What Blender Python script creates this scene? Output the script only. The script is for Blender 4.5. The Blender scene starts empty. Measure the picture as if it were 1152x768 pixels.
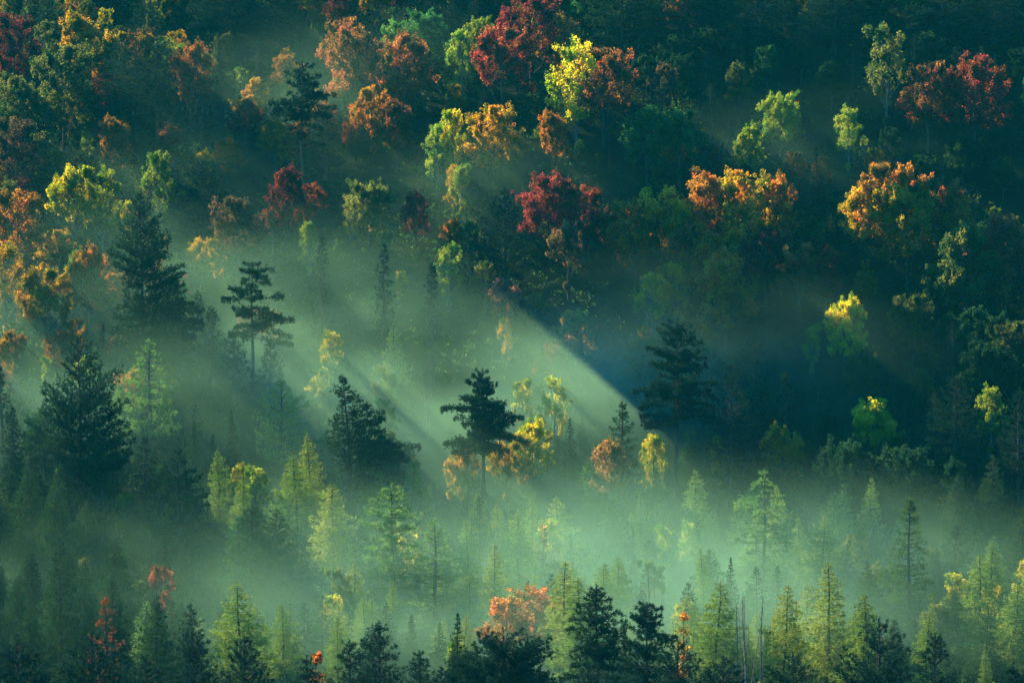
import bpy, math, random
import numpy as np
from mathutils import Vector, Matrix

# ------------------------------------------------------------------ camera, light, exposure
scene = bpy.context.scene
W, HH = 1152, 768                      # the photograph's pixel grid, used only to look up where trees stand
ZC, PITCH, LENS = 90.0, math.radians(7.0), 130.0
F = LENS / 36.0 * W
cam_data = bpy.data.cameras.new("camera")
cam_data.lens, cam_data.sensor_width = LENS, 36.0
cam_data.clip_start, cam_data.clip_end = 1.0, 4000.0
cam = bpy.data.objects.new("camera", cam_data)
scene.collection.objects.link(cam)
cam.location = (0, 0, ZC)
cam.rotation_euler = (math.pi / 2 - PITCH, 0, 0)
scene.camera = cam

SUN_TRAVEL = Vector((0.57, -0.63, -0.455)).normalized()
SUN_EL = math.asin(-SUN_TRAVEL.z)
SUN_AZ = math.atan2(-SUN_TRAVEL.x, -SUN_TRAVEL.y)     # from +Y towards +X
world = bpy.data.worlds.new("World")
scene.world = world
world.use_nodes = True
wn = world.node_tree
bg = wn.nodes["Background"]
sky = wn.nodes.new("ShaderNodeTexSky")
sky.sky_type = 'NISHITA'
sky.sun_disc = False
sky.sun_elevation = SUN_EL
sky.sun_rotation = SUN_AZ
sky.ozone_density = 1.0
sky.air_density = 1.0
sky.dust_density = 1.0
tint = wn.nodes.new("ShaderNodeMix")            # teal tint added over the sky light, grading the shade
tint.data_type, tint.blend_type = 'RGBA', 'MULTIPLY'
tint.inputs["Factor"].default_value = 1.0
tint.inputs[7].default_value = (0.10, 0.82, 1.35, 1)
wn.links.new(sky.outputs[0], tint.inputs[6])
wn.links.new(tint.outputs[2], bg.inputs[0])
bg.inputs[1].default_value = 0.085
sun_data = bpy.data.lights.new("sun", 'SUN')
sun_data.energy = 5.0
sun_data.angle = math.radians(0.5)
sun_data.color = (1.0, 0.85, 0.38)
sun = bpy.data.objects.new("sun", sun_data)
scene.collection.objects.link(sun)
sun.rotation_euler = SUN_TRAVEL.to_track_quat('-Z', 'Y').to_euler()
vs = scene.view_settings
scene.display_settings.display_device = 'sRGB'
vs.view_transform, vs.look, vs.gamma, vs.use_curve_mapping = 'Standard', 'None', 1.0, False
vs.exposure = 2.2

scene.render.engine = 'CYCLES'
cy = scene.cycles
cy.use_denoising = True
cy.max_bounces, cy.diffuse_bounces, cy.transmission_bounces, cy.volume_bounces = 3, 2, 2, 0
cy.transparent_max_bounces = 4
cy.glossy_bounces = 1
cy.volume_step_rate = 2.0
cy.volume_max_steps = 128
cy.use_adaptive_sampling = True
cy.adaptive_threshold = 0.012
cy.caustics_reflective = cy.caustics_refractive = False

HAZE_DENSITY = 0.00004
MIST_GAIN = 0.76
# mist lies on the ground: centre x, centre y, height above ground, then the three radii, then density per metre
MIST = [
    (-10, 492, 3, 28, 10, 11, 0.029),
    (22, 493, 4, 20, 8, 11, 0.022),
    (-34, 516, 5, 20, 8, 11, 0.013),
    (-64, 524, 4, 20, 9, 10, 0.012),
    (-58, 493, 5, 18, 8, 9, 0.012),
    (-50, 562, 2, 30, 12, 8, 0.004),
    (-34, 580, 7, 26, 8, 9, 0.006),
    (-4, 545, 4, 16, 8, 8, 0.006),
    (25, 556, 0, 22, 7, 6, 0.008),
    (46, 552, 2, 16, 7, 8, 0.005),
    (6, 440, 3, 32, 11, 10, 0.026),
    (22, 450, 3, 24, 8, 9, 0.024),
    (-12, 474, 1, 24, 7, 9, 0.018),
    (14, 415, 3, 46, 12, 10, 0.018),
    (-52, 455, 0, 22, 14, 8, 0.006),
    (52, 440, 0, 22, 14, 9, 0.014),
    (45, 500, 0, 20, 8, 8, 0.004),
]

# ------------------------------------------------------------------ helpers
COL = scene.collection
rng = np.random.default_rng(7)
random.seed(7)


def ground(x, y):
    s = (y - 462.0) / 14.0
    hill = 6.5 * (math.log1p(math.exp(s)) if s < 40 else s) * (1 + 0.0025 * min(150.0, max(-150.0, x)))
    if y > 720:
        hill -= 0.00055 * (y - 720) ** 2 * (1 if y < 1170 else 1)
    k = min(1.0, max(0.0, (y - 450) / 60.0))
    bumps = k * (2.2 * math.sin(x / 19.0 + 0.8) * math.sin(y / 27.0) + 1.3 * math.sin(x / 8.5 + y / 15.0))
    near = 84.0 * math.exp(-(y / 105.0) ** 2) if y > 0 else 84.0
    return hill + bumps + near + 0.5 * math.sin(x / 11.0) * math.sin(y / 13.0 + 1)


SP, CP = math.sin(PITCH), math.cos(PITCH)


def ray(px, py):
    cx, cyy = (px - W / 2) / F, (HH / 2 - py) / F
    return np.array([cx, CP + cyy * SP, -SP + cyy * CP])


def project(p):
    d = np.array([p[0], p[1], p[2] - ZC])
    z = d[1] * CP - d[2] * SP
    return W / 2 + F * d[0] / z, HH / 2 - F * (d[1] * SP + d[2] * CP) / z, F / z


def stand(px, py, h):
    """Where a tree of height h stands so that its top is seen at the photograph's pixel: (x, y, z of its base, pixels per metre)."""
    d = ray(px, py)
    t, step, last = 240.0, 0.5, None
    while t < 900:
        p = d * t
        f = ZC + p[2] - h - ground(p[0], p[1])
        if f <= 0:
            break
        t += step
    p = d * t
    return p[0], p[1], ground(p[0], p[1]), F / t


class Geo:
    """Collects vertices and faces with a material slot, then becomes one mesh."""
    def __init__(self):
        self.v, self.f, self.n = [], [], 0

    def add(self, verts, faces, slot=0):
        verts = np.asarray(verts, dtype=np.float32).reshape(-1, 3)
        faces = np.asarray(faces, dtype=np.int32)
        self.v.append(verts)
        self.f.append((faces + self.n, slot))
        self.n += len(verts)

    def mesh(self, name, mats):
        me = bpy.data.meshes.new(name)
        if not self.v:
            return me
        v = np.concatenate(self.v)
        me.vertices.add(len(v))
        me.vertices.foreach_set("co", v.ravel())
        loops = np.concatenate([f.ravel() for f, s in self.f])
        sizes = np.concatenate([np.full(len(f), f.shape[1], dtype=np.int32) for f, s in self.f])
        slots = np.concatenate([np.full(len(f), s, dtype=np.int32) for f, s in self.f])
        me.loops.add(len(loops))
        me.loops.foreach_set("vertex_index", loops)
        me.polygons.add(len(sizes))
        starts = np.concatenate([[0], np.cumsum(sizes)[:-1]]).astype(np.int32)
        me.polygons.foreach_set("loop_start", starts)
        me.polygons.foreach_set("material_index", slots)
        for m in mats:
            me.materials.append(m)
        me.update(calc_edges=True)
        return me

    def tube(self, pts, radii, sides=5, slot=0):
        pts = np.asarray(pts, float)
        n = len(pts)
        tan = np.gradient(pts, axis=0)
        tan /= np.linalg.norm(tan, axis=1)[:, None] + 1e-9
        ref = np.array([0.0, 0.0, 1.0]) if abs(tan[0][2]) < 0.8 else np.array([1.0, 0, 0])
        a = np.cross(tan, ref)
        a /= np.linalg.norm(a, axis=1)[:, None] + 1e-9
        b = np.cross(tan, a)
        ang = np.arange(sides) * 2 * math.pi / sides
        r = np.asarray(radii, float)[:, None, None]
        ring = pts[:, None, :] + r * (np.cos(ang)[None, :, None] * a[:, None, :] + np.sin(ang)[None, :, None] * b[:, None, :])
        faces = []
        for i in range(n - 1):
            for k in range(sides):
                k2 = (k + 1) % sides
                faces.append((i * sides + k, i * sides + k2, (i + 1) * sides + k2, (i + 1) * sides + k))
        self.add(ring.reshape(-1, 3), faces, slot)

    def tufts(self, centres, dirs, n, length, width, spread, slot=0, r=rng):
        """n needle sprays (narrow triangles) at every centre, fanned about dirs."""
        c = np.repeat(np.asarray(centres, float), n, axis=0)
        if not len(c):
            return
        d = np.repeat(np.asarray(dirs, float), n, axis=0) + spread * r.normal(size=c.shape)
        d /= np.linalg.norm(d, axis=1)[:, None] + 1e-9
        s = np.cross(d, r.normal(size=c.shape))
        s /= np.linalg.norm(s, axis=1)[:, None] + 1e-9
        L = length * r.uniform(0.6, 1.25, size=(len(c), 1))
        w = width * r.uniform(0.7, 1.3, size=(len(c), 1))
        base = c - d * L * 0.2 + 0.12 * length * r.normal(size=c.shape)
        v = np.stack([base - s * w * 0.5 + d * L * 0.25, base + s * w * 0.5 + d * L * 0.25, base + d * L], axis=1)
        self.add(v.reshape(-1, 3), np.arange(len(c) * 3).reshape(-1, 3), slot)

    def leaves(self, centres, radii, n, size, slot=0, r=rng, flat=0.75):
        """n small diamond leaves (clumps of leaves far away) in a soft ball round every centre."""
        c = np.repeat(np.asarray(centres, float), n, axis=0)
        if not len(c):
            return
        rad = np.repeat(np.asarray(radii, float), n)[:, None]
        off = r.normal(size=c.shape)
        off /= np.linalg.norm(off, axis=1)[:, None] + 1e-9
        off *= rad * r.uniform(0, 1, size=(len(c), 1)) ** 0.45
        off[:, 2] *= flat
        c = c + off
        a = r.normal(size=c.shape)
        a /= np.linalg.norm(a, axis=1)[:, None]
        b = np.cross(a, r.normal(size=c.shape))
        b /= np.linalg.norm(b, axis=1)[:, None] + 1e-9
        s = size * r.uniform(0.55, 1.3, size=(len(c), 1))
        v = np.stack([c - a * s, c - b * s * 0.55, c + a * s, c + b * s * 0.55], axis=1)
        self.add(v.reshape(-1, 3), np.arange(len(c) * 4).reshape(-1, 4), slot)


# ------------------------------------------------------------------ materials
def new_mat(name):
    m = bpy.data.materials.new(name)
    m.use_nodes = True
    nt = m.node_tree
    nt.nodes.clear()
    out = nt.nodes.new("ShaderNodeOutputMaterial")
    return m, nt, out


def foliage_mat(name, translucent, hue_jit, val_lo, val_hi, mottle):
    m, nt, out = new_mat(name)
    N, L = nt.nodes, nt.links
    oi = N.new("ShaderNodeObjectInfo")
    geo = N.new("ShaderNodeNewGeometry")
    hsv = N.new("ShaderNodeHueSaturation")
    mr = N.new("ShaderNodeMapRange")
    mr.inputs[3].default_value, mr.inputs[4].default_value = val_lo, val_hi
    L.new(geo.outputs["Random Per Island"], mr.inputs[0])
    noise = N.new("ShaderNodeTexNoise")
    noise.inputs["Scale"].default_value = 0.45
    tc = N.new("ShaderNodeTexCoord")
    L.new(tc.outputs["Object"], noise.inputs["Vector"])
    mh = N.new("ShaderNodeMapRange")
    mh.inputs[1].default_value, mh.inputs[2].default_value = 0.3, 0.7
    mh.inputs[3].default_value, mh.inputs[4].default_value = 0.5 - hue_jit, 0.5 + hue_jit
    L.new(noise.outputs["Fac"], mh.inputs[0])
    mi = N.new("ShaderNodeMath")              # neighbouring leaves turn at different times
    mi.operation = 'MULTIPLY_ADD'
    L.new(geo.outputs["Random Per Island"], mi.inputs[0])
    mi.inputs[1].default_value = hue_jit * 1.2
    L.new(mh.outputs[0], mi.inputs[2])
    ms = N.new("ShaderNodeMath")
    ms.operation = 'SUBTRACT'
    L.new(mi.outputs[0], ms.inputs[0])
    ms.inputs[1].default_value = hue_jit * 0.6
    L.new(ms.outputs[0], hsv.inputs["Hue"])
    L.new(mr.outputs[0], hsv.inputs["Value"])
    mot = N.new("ShaderNodeTexNoise")
    mot.inputs["Scale"].default_value = 0.4
    mot.inputs["Detail"].default_value = 3
    L.new(tc.outputs["Object"], mot.inputs["Vector"])
    mm = N.new("ShaderNodeMapRange")
    mm.inputs[1].default_value, mm.inputs[2].default_value = 0.44, 0.60
    mm.inputs[3].default_value, mm.inputs[4].default_value = 0.0, mottle
    L.new(mot.outputs["Fac"], mm.inputs[0])
    tint = N.new("ShaderNodeMix")
    tint.data_type, tint.blend_type = 'RGBA', 'MULTIPLY'
    L.new(mm.outputs[0], tint.inputs["Factor"])
    L.new(oi.outputs["Color"], tint.inputs[6])
    tint.inputs[7].default_value = (0.30, 0.55, 0.55, 1)
    L.new(tint.outputs[2], hsv.inputs["Color"])
    d = N.new("ShaderNodeBsdfDiffuse")
    t = N.new("ShaderNodeBsdfTranslucent")
    mix = N.new("ShaderNodeMixShader")
    mix.inputs[0].default_value = translucent
    L.new(hsv.outputs[0], d.inputs[0])
    L.new(hsv.outputs[0], t.inputs[0])
    L.new(d.outputs[0], mix.inputs[1])
    L.new(t.outputs[0], mix.inputs[2])
    L.new(mix.outputs[0], out.inputs["Surface"])
    return m


def rough_mat(name, c1, c2, scale, stretch=(1, 1, 1)):
    m, nt, out = new_mat(name)
    N, L = nt.nodes, nt.links
    tc = N.new("ShaderNodeTexCoord")
    mp = N.new("ShaderNodeMapping")
    mp.inputs["Scale"].default_value = stretch
    noise = N.new("ShaderNodeTexNoise")
    noise.inputs["Scale"].default_value = scale
    noise.inputs["Detail"].default_value = 6
    ramp = N.new("ShaderNodeValToRGB")
    ramp.color_ramp.elements[0].position, ramp.color_ramp.elements[1].position = 0.35, 0.65
    ramp.color_ramp.elements[0].color, ramp.color_ramp.elements[1].color = (*c1, 1), (*c2, 1)
    bs = N.new("ShaderNodeBsdfDiffuse")
    L.new(tc.outputs["Object"], mp.inputs[0])
    L.new(mp.outputs[0], noise.inputs["Vector"])
    L.new(noise.outputs["Fac"], ramp.inputs[0])
    L.new(ramp.outputs[0], bs.inputs[0])
    L.new(bs.outputs[0], out.inputs["Surface"])
    return m


M_NEEDLE = foliage_mat("needles", 0.40, 0.015, 0.6, 1.4, 0.5)
M_LEAF = foliage_mat("leaves", 0.70, 0.025, 0.65, 1.4, 1.0)
M_BARK = rough_mat("bark", (0.035, 0.026, 0.02), (0.09, 0.07, 0.055), 3.0, (1, 1, 0.25))
M_PALE = rough_mat("pale_bark", (0.07, 0.06, 0.05), (0.17, 0.15, 0.125), 4.0, (1, 1, 0.4))
M_GROUND = rough_mat("forest_floor", (0.006, 0.011, 0.006), (0.017, 0.020, 0.010), 0.35)


def volume_mat(name, colour, density, aniso):
    m, nt, out = new_mat(name)
    pv = nt.nodes.new("ShaderNodeVolumePrincipled")
    pv.inputs["Color"].default_value = (*colour, 1)
    pv.inputs["Density"].default_value = density
    pv.inputs["Anisotropy"].default_value = aniso
    nt.links.new(pv.outputs[0], out.inputs["Volume"])
    return m


# ------------------------------------------------------------------ setting: ground and air
def build_ground():
    xs = np.concatenate([np.linspace(-420, -130, 15), np.linspace(-120, 120, 81), np.linspace(130, 420, 15)])
    ys = np.concatenate([np.linspace(-60, 380, 45), np.linspace(385, 680, 100), np.linspace(700, 1150, 24)])
    v = [(x, y, ground(x, y)) for y in ys for x in xs]
    nx = len(xs)
    f = [(j * nx + i, j * nx + i + 1, (j + 1) * nx + i + 1, (j + 1) * nx + i) for j in range(len(ys) - 1) for i in range(nx - 1)]
    g = Geo()
    g.add(v, f)
    me = g.mesh("hillside", [M_GROUND])
    me.polygons.foreach_set("use_smooth", np.ones(len(me.polygons), dtype=bool))
    o = bpy.data.objects.new("hillside", me)
    o["kind"] = "structure"
    o["label"] = "wooded valley floor rising into a steep hillside"
    COL.objects.link(o)


build_ground()


def build_haze():
    lo, hi = np.array([-430, -70, -8.0]), np.array([430, 1160, 190.0])
    v = [(x, y, z) for x in (lo[0], hi[0]) for y in (lo[1], hi[1]) for z in (lo[2], hi[2])]
    f = [(0, 1, 3, 2), (4, 6, 7, 5), (0, 4, 5, 1), (2, 3, 7, 6), (0, 2, 6, 4), (1, 5, 7, 3)]
    g = Geo()
    g.add(v, f)
    o = bpy.data.objects.new("haze", g.mesh("haze", [volume_mat("haze", (0.02, 0.55, 0.80), HAZE_DENSITY, 0.1)]))
    o["kind"] = "stuff"
    o["label"] = "thin teal air between the camera and the far hillside"
    COL.objects.link(o)


build_haze()


def build_mist():
    """Ground mist: a real voxel volume made by geometry nodes; denser pools near the ground, torn by noise."""
    ng = bpy.data.node_groups.new("mist_density", 'GeometryNodeTree')
    ng.interface.new_socket("Geometry", in_out='OUTPUT', socket_type='NodeSocketGeometry')
    N, L = ng.nodes, ng.links
    out = N.new("NodeGroupOutput")
    pos = N.new("GeometryNodeInputPosition")
    sep = N.new("ShaderNodeSeparateXYZ")
    L.new(pos.outputs[0], sep.inputs[0])

    def math_(op, a, b=None, c=None):
        n = N.new("ShaderNodeMath")
        n.operation = op
        for i, x in enumerate((a, b, c)):
            if x is None:
                continue
            if isinstance(x, (int, float)):
                n.inputs[i].default_value = x
            else:
                L.new(x, n.inputs[i])
        return n.outputs[0]
    s = math_('MULTIPLY', math_('SUBTRACT', sep.outputs[1], 462.0), 1 / 14.0)
    hill = math_('MULTIPLY', math_('LOGARITHM', math_('ADD', math_('EXPONENT', s), 1.0), math.e), 6.5)
    hill = math_('MULTIPLY', hill, math_('MULTIPLY_ADD', sep.outputs[0], 0.0025, 1.0))
    hgt = math_('SUBTRACT', sep.outputs[2], hill)
    comb = N.new("ShaderNodeCombineXYZ")
    L.new(sep.outputs[0], comb.inputs[0])
    L.new(sep.outputs[1], comb.inputs[1])
    L.new(hgt, comb.inputs[2])
    total = None
    for cx, cy_, cz, rx, ry, rz, dens in MIST:
        sub = N.new("ShaderNodeVectorMath")
        sub.operation = 'SUBTRACT'
        L.new(comb.outputs[0], sub.inputs[0])
        sub.inputs[1].default_value = (cx, cy_, cz)
        div = N.new("ShaderNodeVectorMath")
        div.operation = 'DIVIDE'
        L.new(sub.outputs[0], div.inputs[0])
        div.inputs[1].default_value = (rx, ry, rz)
        dot = N.new("ShaderNodeVectorMath")
        dot.operation = 'DOT_PRODUCT'
        L.new(div.outputs[0], dot.inputs[0])
        L.new(div.outputs[0], dot.inputs[1])
        g = math_('MULTIPLY', math_('EXPONENT', math_('MULTIPLY', dot.outputs["Value"], -1.0)), dens)
        total = g if total is None else math_('ADD', total, g)
    noise = N.new("ShaderNodeTexNoise")
    noise.inputs["Scale"].default_value = 0.06
    noise.inputs["Detail"].default_value = 4.0
    stretch = N.new("ShaderNodeVectorMath")
    stretch.operation = 'MULTIPLY'
    L.new(pos.outputs[0], stretch.inputs[0])
    stretch.inputs[1].default_value = (0.75, 1.0, 1.9)
    L.new(stretch.outputs[0], noise.inputs["Vector"])
    torn = N.new("ShaderNodeMapRange")
    torn.inputs[1].default_value, torn.inputs[2].default_value = 0.32, 0.68
    torn.inputs[3].default_value, torn.inputs[4].default_value = 0.15, 1.85
    L.new(noise.outputs[0], torn.inputs[0])
    d = math_('MULTIPLY', total, torn.outputs[0])
    d = math_('MAXIMUM', math_('SUBTRACT', d, 0.0006), 0.0)
    d = math_('MULTIPLY', d, MIST_GAIN)
    vc = N.new("GeometryNodeVolumeCube")
    L.new(d, vc.inputs["Density"])
    vc.inputs["Min"].default_value = (-130, 370, -6)
    vc.inputs["Max"].default_value = (130, 640, 100)
    vc.inputs["Resolution X"].default_value = 104
    vc.inputs["Resolution Y"].default_value = 108
    vc.inputs["Resolution Z"].default_value = 53
    mat = volume_mat("mist", (0.47, 0.93, 0.74), 1.0, 0.58)
    sm = N.new("GeometryNodeSetMaterial")
    sm.inputs["Material"].default_value = mat
    L.new(vc.outputs[0], sm.inputs[0])
    L.new(sm.outputs[0], out.inputs[0])
    me = bpy.data.meshes.new("mist")
    me.materials.append(mat)
    o = bpy.data.objects.new("mist", me)
    md = o.modifiers.new("mist", 'NODES')
    md.node_group = ng
    o["kind"] = "stuff"
    o["label"] = "sunlit morning mist pooled between the trees of the valley"
    COL.objects.link(o)


build_mist()

# ------------------------------------------------------------------ tree shapes
def bough(g, p0, phi, L, rise, sag, width, dens, r, tuft=0.42, wood=1, leafslot=0, start=0.3, n=10, w=0.075, up=0.55, rad=0.055):
    """One limb of a pine: a curved stick with a flat plume of needle tufts on its outer part."""
    d = np.array([math.cos(phi), math.sin(phi), 0.0])
    side = np.array([-d[1], d[0], 0.0])
    ss = np.linspace(0, 1, 6)
    bend = r.uniform(-0.12, 0.12) * L
    z = rise * L * ss + sag * L * ss * (1 - ss) * 4
    pts = p0 + np.outer(ss * L, d) + np.outer(z, [0, 0, 1]) + np.outer(bend * ss ** 2, side)
    g.tube(pts, np.linspace(rad, 0.015, 6), 4, wood)
    area = L * width * 1.5
    k = max(4, int(dens * area / (tuft * tuft)))
    s = start + (1 - start) * r.uniform(0, 1, k) ** 0.8
    lat = r.uniform(-1, 1, k) * width * np.sqrt(np.clip((1.04 - s) / (1 - start), 0, 1)) * np.clip((s - start) / 0.15 + 0.35, 0, 1)
    c = np.stack([np.interp(s, ss, pts[:, i]) for i in range(3)], axis=1) + np.outer(lat, side)
    c[:, 2] += r.normal(0, 0.07 + 0.05 * min(3.0, L), k) - 0.10 * np.abs(lat)
    dirs = d * 0.7 + np.outer(np.sign(lat) * 0.35, side) + np.array([0, 0, up])
    g.tufts(c, dirs, n, tuft, w, 0.55, leafslot, r)


def trunk_points(H, lean, r, wob=0.12):
    t = np.linspace(0, 1, 12)
    ph = r.uniform(0, 6.28, 2)
    x = lean[0] * t + wob * np.sin(t * 5 + ph[0]) * t * (1 - t) * 4
    y = lean[1] * t + wob * np.sin(t * 4 + ph[1]) * t * (1 - t) * 4
    return np.stack([x, y, H * t], axis=1)


def trunk_mesh(H, rad, lean, r, mat, sides=7):
    g = Geo()
    pts = trunk_points(H, lean, r)
    pts[0, 2] -= 0.5
    t = np.linspace(0, 1, 12)
    g.tube(pts, rad * (1 - t) ** 0.8 + 0.02 + 0.25 * rad * np.exp(-t * 25), sides)
    return g.mesh("trunk", [mat]), pts


def on_trunk(pts, z):
    return np.array([np.interp(z, pts[:, 2], pts[:, 0]), np.interp(z, pts[:, 2], pts[:, 1]), z])


def sil_at(sil, d):
    ds = [q[0] for q in sil]
    return np.interp(d, ds, [q[1] for q in sil]), np.interp(d, ds, [q[2] for q in sil])


def make_pine(seed, H, sil, dens=1.0, step=0.62, per=5, lean=(0, 0), rise_top=0.9, rise_low=0.0, plume=0.30, bare=0.0,
              drop=0.12, explicit=None, sides_bias=0.5, depth=0.8, split=False, tuft=0.42, trunk_r=0.28):
    """sil: (metres below the top, reach to the left, reach to the right). Returns trunk mesh, crown mesh, bough meshes."""
    r = np.random.default_rng(seed)
    tm, pts = trunk_mesh(H, trunk_r, lean, r, M_BARK)
    crown = Geo()
    boughs = []
    low = sil[-1][0]
    d = 0.35
    # leader
    tip = on_trunk(pts, H)
    crown.tufts(tip - np.outer(np.linspace(0, 1.0, 6), [0, 0, 1]), np.tile([0, 0, 1.0], (6, 1)), 10, tuft, 0.07, 0.5, 0, r)
    a0 = r.uniform(0, 6.28)
    if explicit is None or explicit == 'mix':
        while d < low:
            l, rt = sil_at(sil, d)
            f = d / low
            k = per if d > 1.2 else 3
            for i in range(k):
                if r.uniform() < drop and d > 1.5:
                    continue
                a0 += 2.39996
                phi = a0 + r.uniform(-0.4, 0.4)
                if r.uniform() < sides_bias:      # more limbs spread across than towards us, as light-seeking pines do
                    phi = math.atan2(math.sin(phi) * 0.45, math.cos(phi))
                c = math.cos(phi)
                reach = rt if c > 0 else l
                reach = reach * abs(c) + depth * 0.5 * (l + rt) * (1 - abs(c))
                Lb = max(0.3, reach * r.uniform(0.62, 1.06))
                rise = rise_top * (1 - f) ** 1.4 + rise_low * f + r.uniform(-0.08, 0.08)
                z0 = max(0.15 * H, H - d - rise * Lb * 0.8 + r.uniform(-0.25, 0.25))
                z0 = min(z0, H - 0.25)
                g = Geo() if split and Lb > 1.3 else crown
                bough(g, on_trunk(pts, z0), phi, Lb, rise, r.uniform(-0.03, 0.07), max(0.28, plume * Lb), dens, r, start=max(0.12, bare), tuft=tuft)
                if g is not crown:
                    boughs.append(g)
            d += step * r.uniform(0.7, 1.3) * (0.7 if d < 2 else 1.0)
    if isinstance(explicit, list):
        for e in explicit:                        # (metres below the top where it leaves the trunk, phi in degrees, length, rise, width[, start])
            z0, phi, Lb, rise, wd = H - e[0], math.radians(e[1]), e[2], e[3], e[4]
            g = Geo() if split and Lb > 1.3 else crown
            bough(g, on_trunk(pts, z0), phi, Lb, rise, r.uniform(-0.02, 0.06), wd * 1.35, dens * 2.4, r, start=e[5] if len(e) > 5 else 0.22, tuft=tuft, rad=0.07)
            if g is not crown:
                boughs.append(g)
    return tm, crown.mesh("crown", [M_NEEDLE, M_BARK]), [b.mesh("bough", [M_NEEDLE, M_BARK]) for b in boughs]


def make_larch(seed, H, R, dens=1.0):
    r = np.random.default_rng(seed)
    tm, pts = trunk_mesh(H, 0.13, (r.uniform(-.2, .2), r.uniform(-.2, .2)), r, M_BARK, 6)
    g = Geo()
    a = 0.0
    z = 0.16 * H
    while z < H - 0.1:
        t = z / H
        for k in range(4):
            a += 2.39996
            L = (R * (1 - t) ** 0.68 * (0.88 + 0.12 * math.sin(a * 1.3 + seed)) + 0.06) * r.uniform(0.75, 1.15)
            bough(g, on_trunk(pts, z + r.uniform(-.1, .1)), a, L, r.uniform(-0.12, 0.28), -0.04, 0.30 * L + 0.05 + 0.15 * (1 - t), 1.0 * dens, r, tuft=0.14 + 0.16 * (1 - t) ** 0.6, n=7, w=0.065, up=0.15, start=0.12, rad=0.025)
        z += 0.34 * r.uniform(0.8, 1.2)
    g.tufts(on_trunk(pts, H) - np.outer(np.linspace(0, .7, 5), [0, 0, 1]), np.tile([0, 0, 1.0], (5, 1)), 4, 0.2, 0.05, 0.3, 0, r)
    return tm, g.mesh("crown", [M_NEEDLE, M_BARK]), []


def make_spruce(seed, H, R, dens=1.0):
    r = np.random.default_rng(seed)
    tm, pts = trunk_mesh(H, 0.16, (0, 0), r, M_BARK, 6)
    g = Geo()
    a = 0.0
    z = 0.10 * H
    while z < H - 0.1:
        t = z / H
        for k in range(5):
            a += 2.39996
            L = (R * (1 - t) ** 0.9 + 0.05) * r.uniform(0.7, 1.12)
            bough(g, on_trunk(pts, z + r.uniform(-.12, .12)), a, L, -0.22 + 0.5 * t, 0.03, 0.28 * L + 0.1 * (1 - t), 0.9 * dens, r, tuft=0.15 + 0.19 * (1 - t) ** 0.6, n=8, w=0.085, up=-0.05, start=0.08, rad=0.03)
        z += 0.42 * r.uniform(0.8, 1.2)
    g.tufts(on_trunk(pts, H) - np.outer(np.linspace(0, .7, 5), [0, 0, 1]), np.tile([0, 0, 1.0], (5, 1)), 4, 0.2, 0.05, 0.3, 0, r)
    return tm, g.mesh("crown", [M_NEEDLE, M_BARK]), []


def make_broad(seed, H, R, start=0.35, limbs=7, dens=1.0, leaf=0.145, upright=0.6, pale=False, sparse=False):
    """A broadleaf tree: trunk, ascending limbs branching twice, leaf clusters at the ends inside an uneven envelope."""
    r = np.random.default_rng(seed)
    bark = M_PALE if pale else M_BARK
    tm, pts = trunk_mesh(H * 0.8, 0.2, (r.uniform(-.4, .4), r.uniform(-.4, .4)), r, bark, 6)
    g = Geo()
    lobes = [(0.0, 0.0, H * (0.55 + start * 0.4), R * 0.82, H * (0.45 - start * 0.4))]
    for i in range(6):                        # uneven outline: shoulders and shoots of different height
        a, rr = r.uniform(0, 6.28), R * r.uniform(0.3, 0.75)
        zc = H * r.uniform(start + 0.12, 0.80)
        lobes.append((rr * math.cos(a), rr * math.sin(a), zc, R * r.uniform(0.32, 0.55), H * r.uniform(0.13, 0.22)))

    def env(p):
        return min(math.sqrt(((p[0] - x) / w) ** 2 + ((p[1] - yy) / w) ** 2 + ((p[2] - z) / q) ** 2) for x, yy, z, w, q in lobes)
    cents, rads = [], []

    def grow(p, d, L, rad, lev):
        d = d / np.linalg.norm(d)
        q = p + d * L
        k = 0
        lim = 1.0 if lev < 2 else r.uniform(0.6, 1.5)
        while env(q) > lim and k < 6:
            L *= 0.75
            q = p + d * L
            k += 1
        mid = (p + q) / 2 + r.normal(0, 0.06, 3) * L
        g.tube([p, mid, q], [rad, rad * 0.75, rad * 0.45], 4, 1)
        if lev >= 2:
            cents.append(q)
            rads.append(r.uniform(0.25, 0.62))
            if lev == 2 and r.uniform() < 0.6:
                cents.append(mid)
                rads.append(r.uniform(0.4, 0.7))
        if lev < 3:
            n = (4, 4, 3)[lev] if not sparse else (4, 3, 2)[lev]
            for i in range(n):
                nd = d * 0.75 + r.normal(0, 0.55, 3) + np.array([0, 0, upright * 0.55])
                st = p + (q - p) * r.uniform(0.45, 1.0)
                grow(st, nd, L * r.uniform(0.55, 0.85), rad * 0.5, lev + 1)
    for i in range(limbs):
        a = i * 2.39996 + r.uniform(-.3, .3)
        z = H * (start * 0.75 + (0.75 - start * 0.75) * (i / limbs) ** 1.2)
        tilt = (0.9 - 0.55 * i / limbs) * (1.25 - upright * 0.5)
        d = np.array([math.cos(a) * tilt, math.sin(a) * tilt, 0.9])
        grow(on_trunk(pts, min(z, H * .78)), d, H * 0.22 + R * 0.2, 0.09, 0)
    n = int((42 if not sparse else 24) * dens)
    g.leaves(cents, rads, n, leaf, 0, r, 1.25)
    return tm, g.mesh("crown", [M_LEAF, bark]), []


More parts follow.
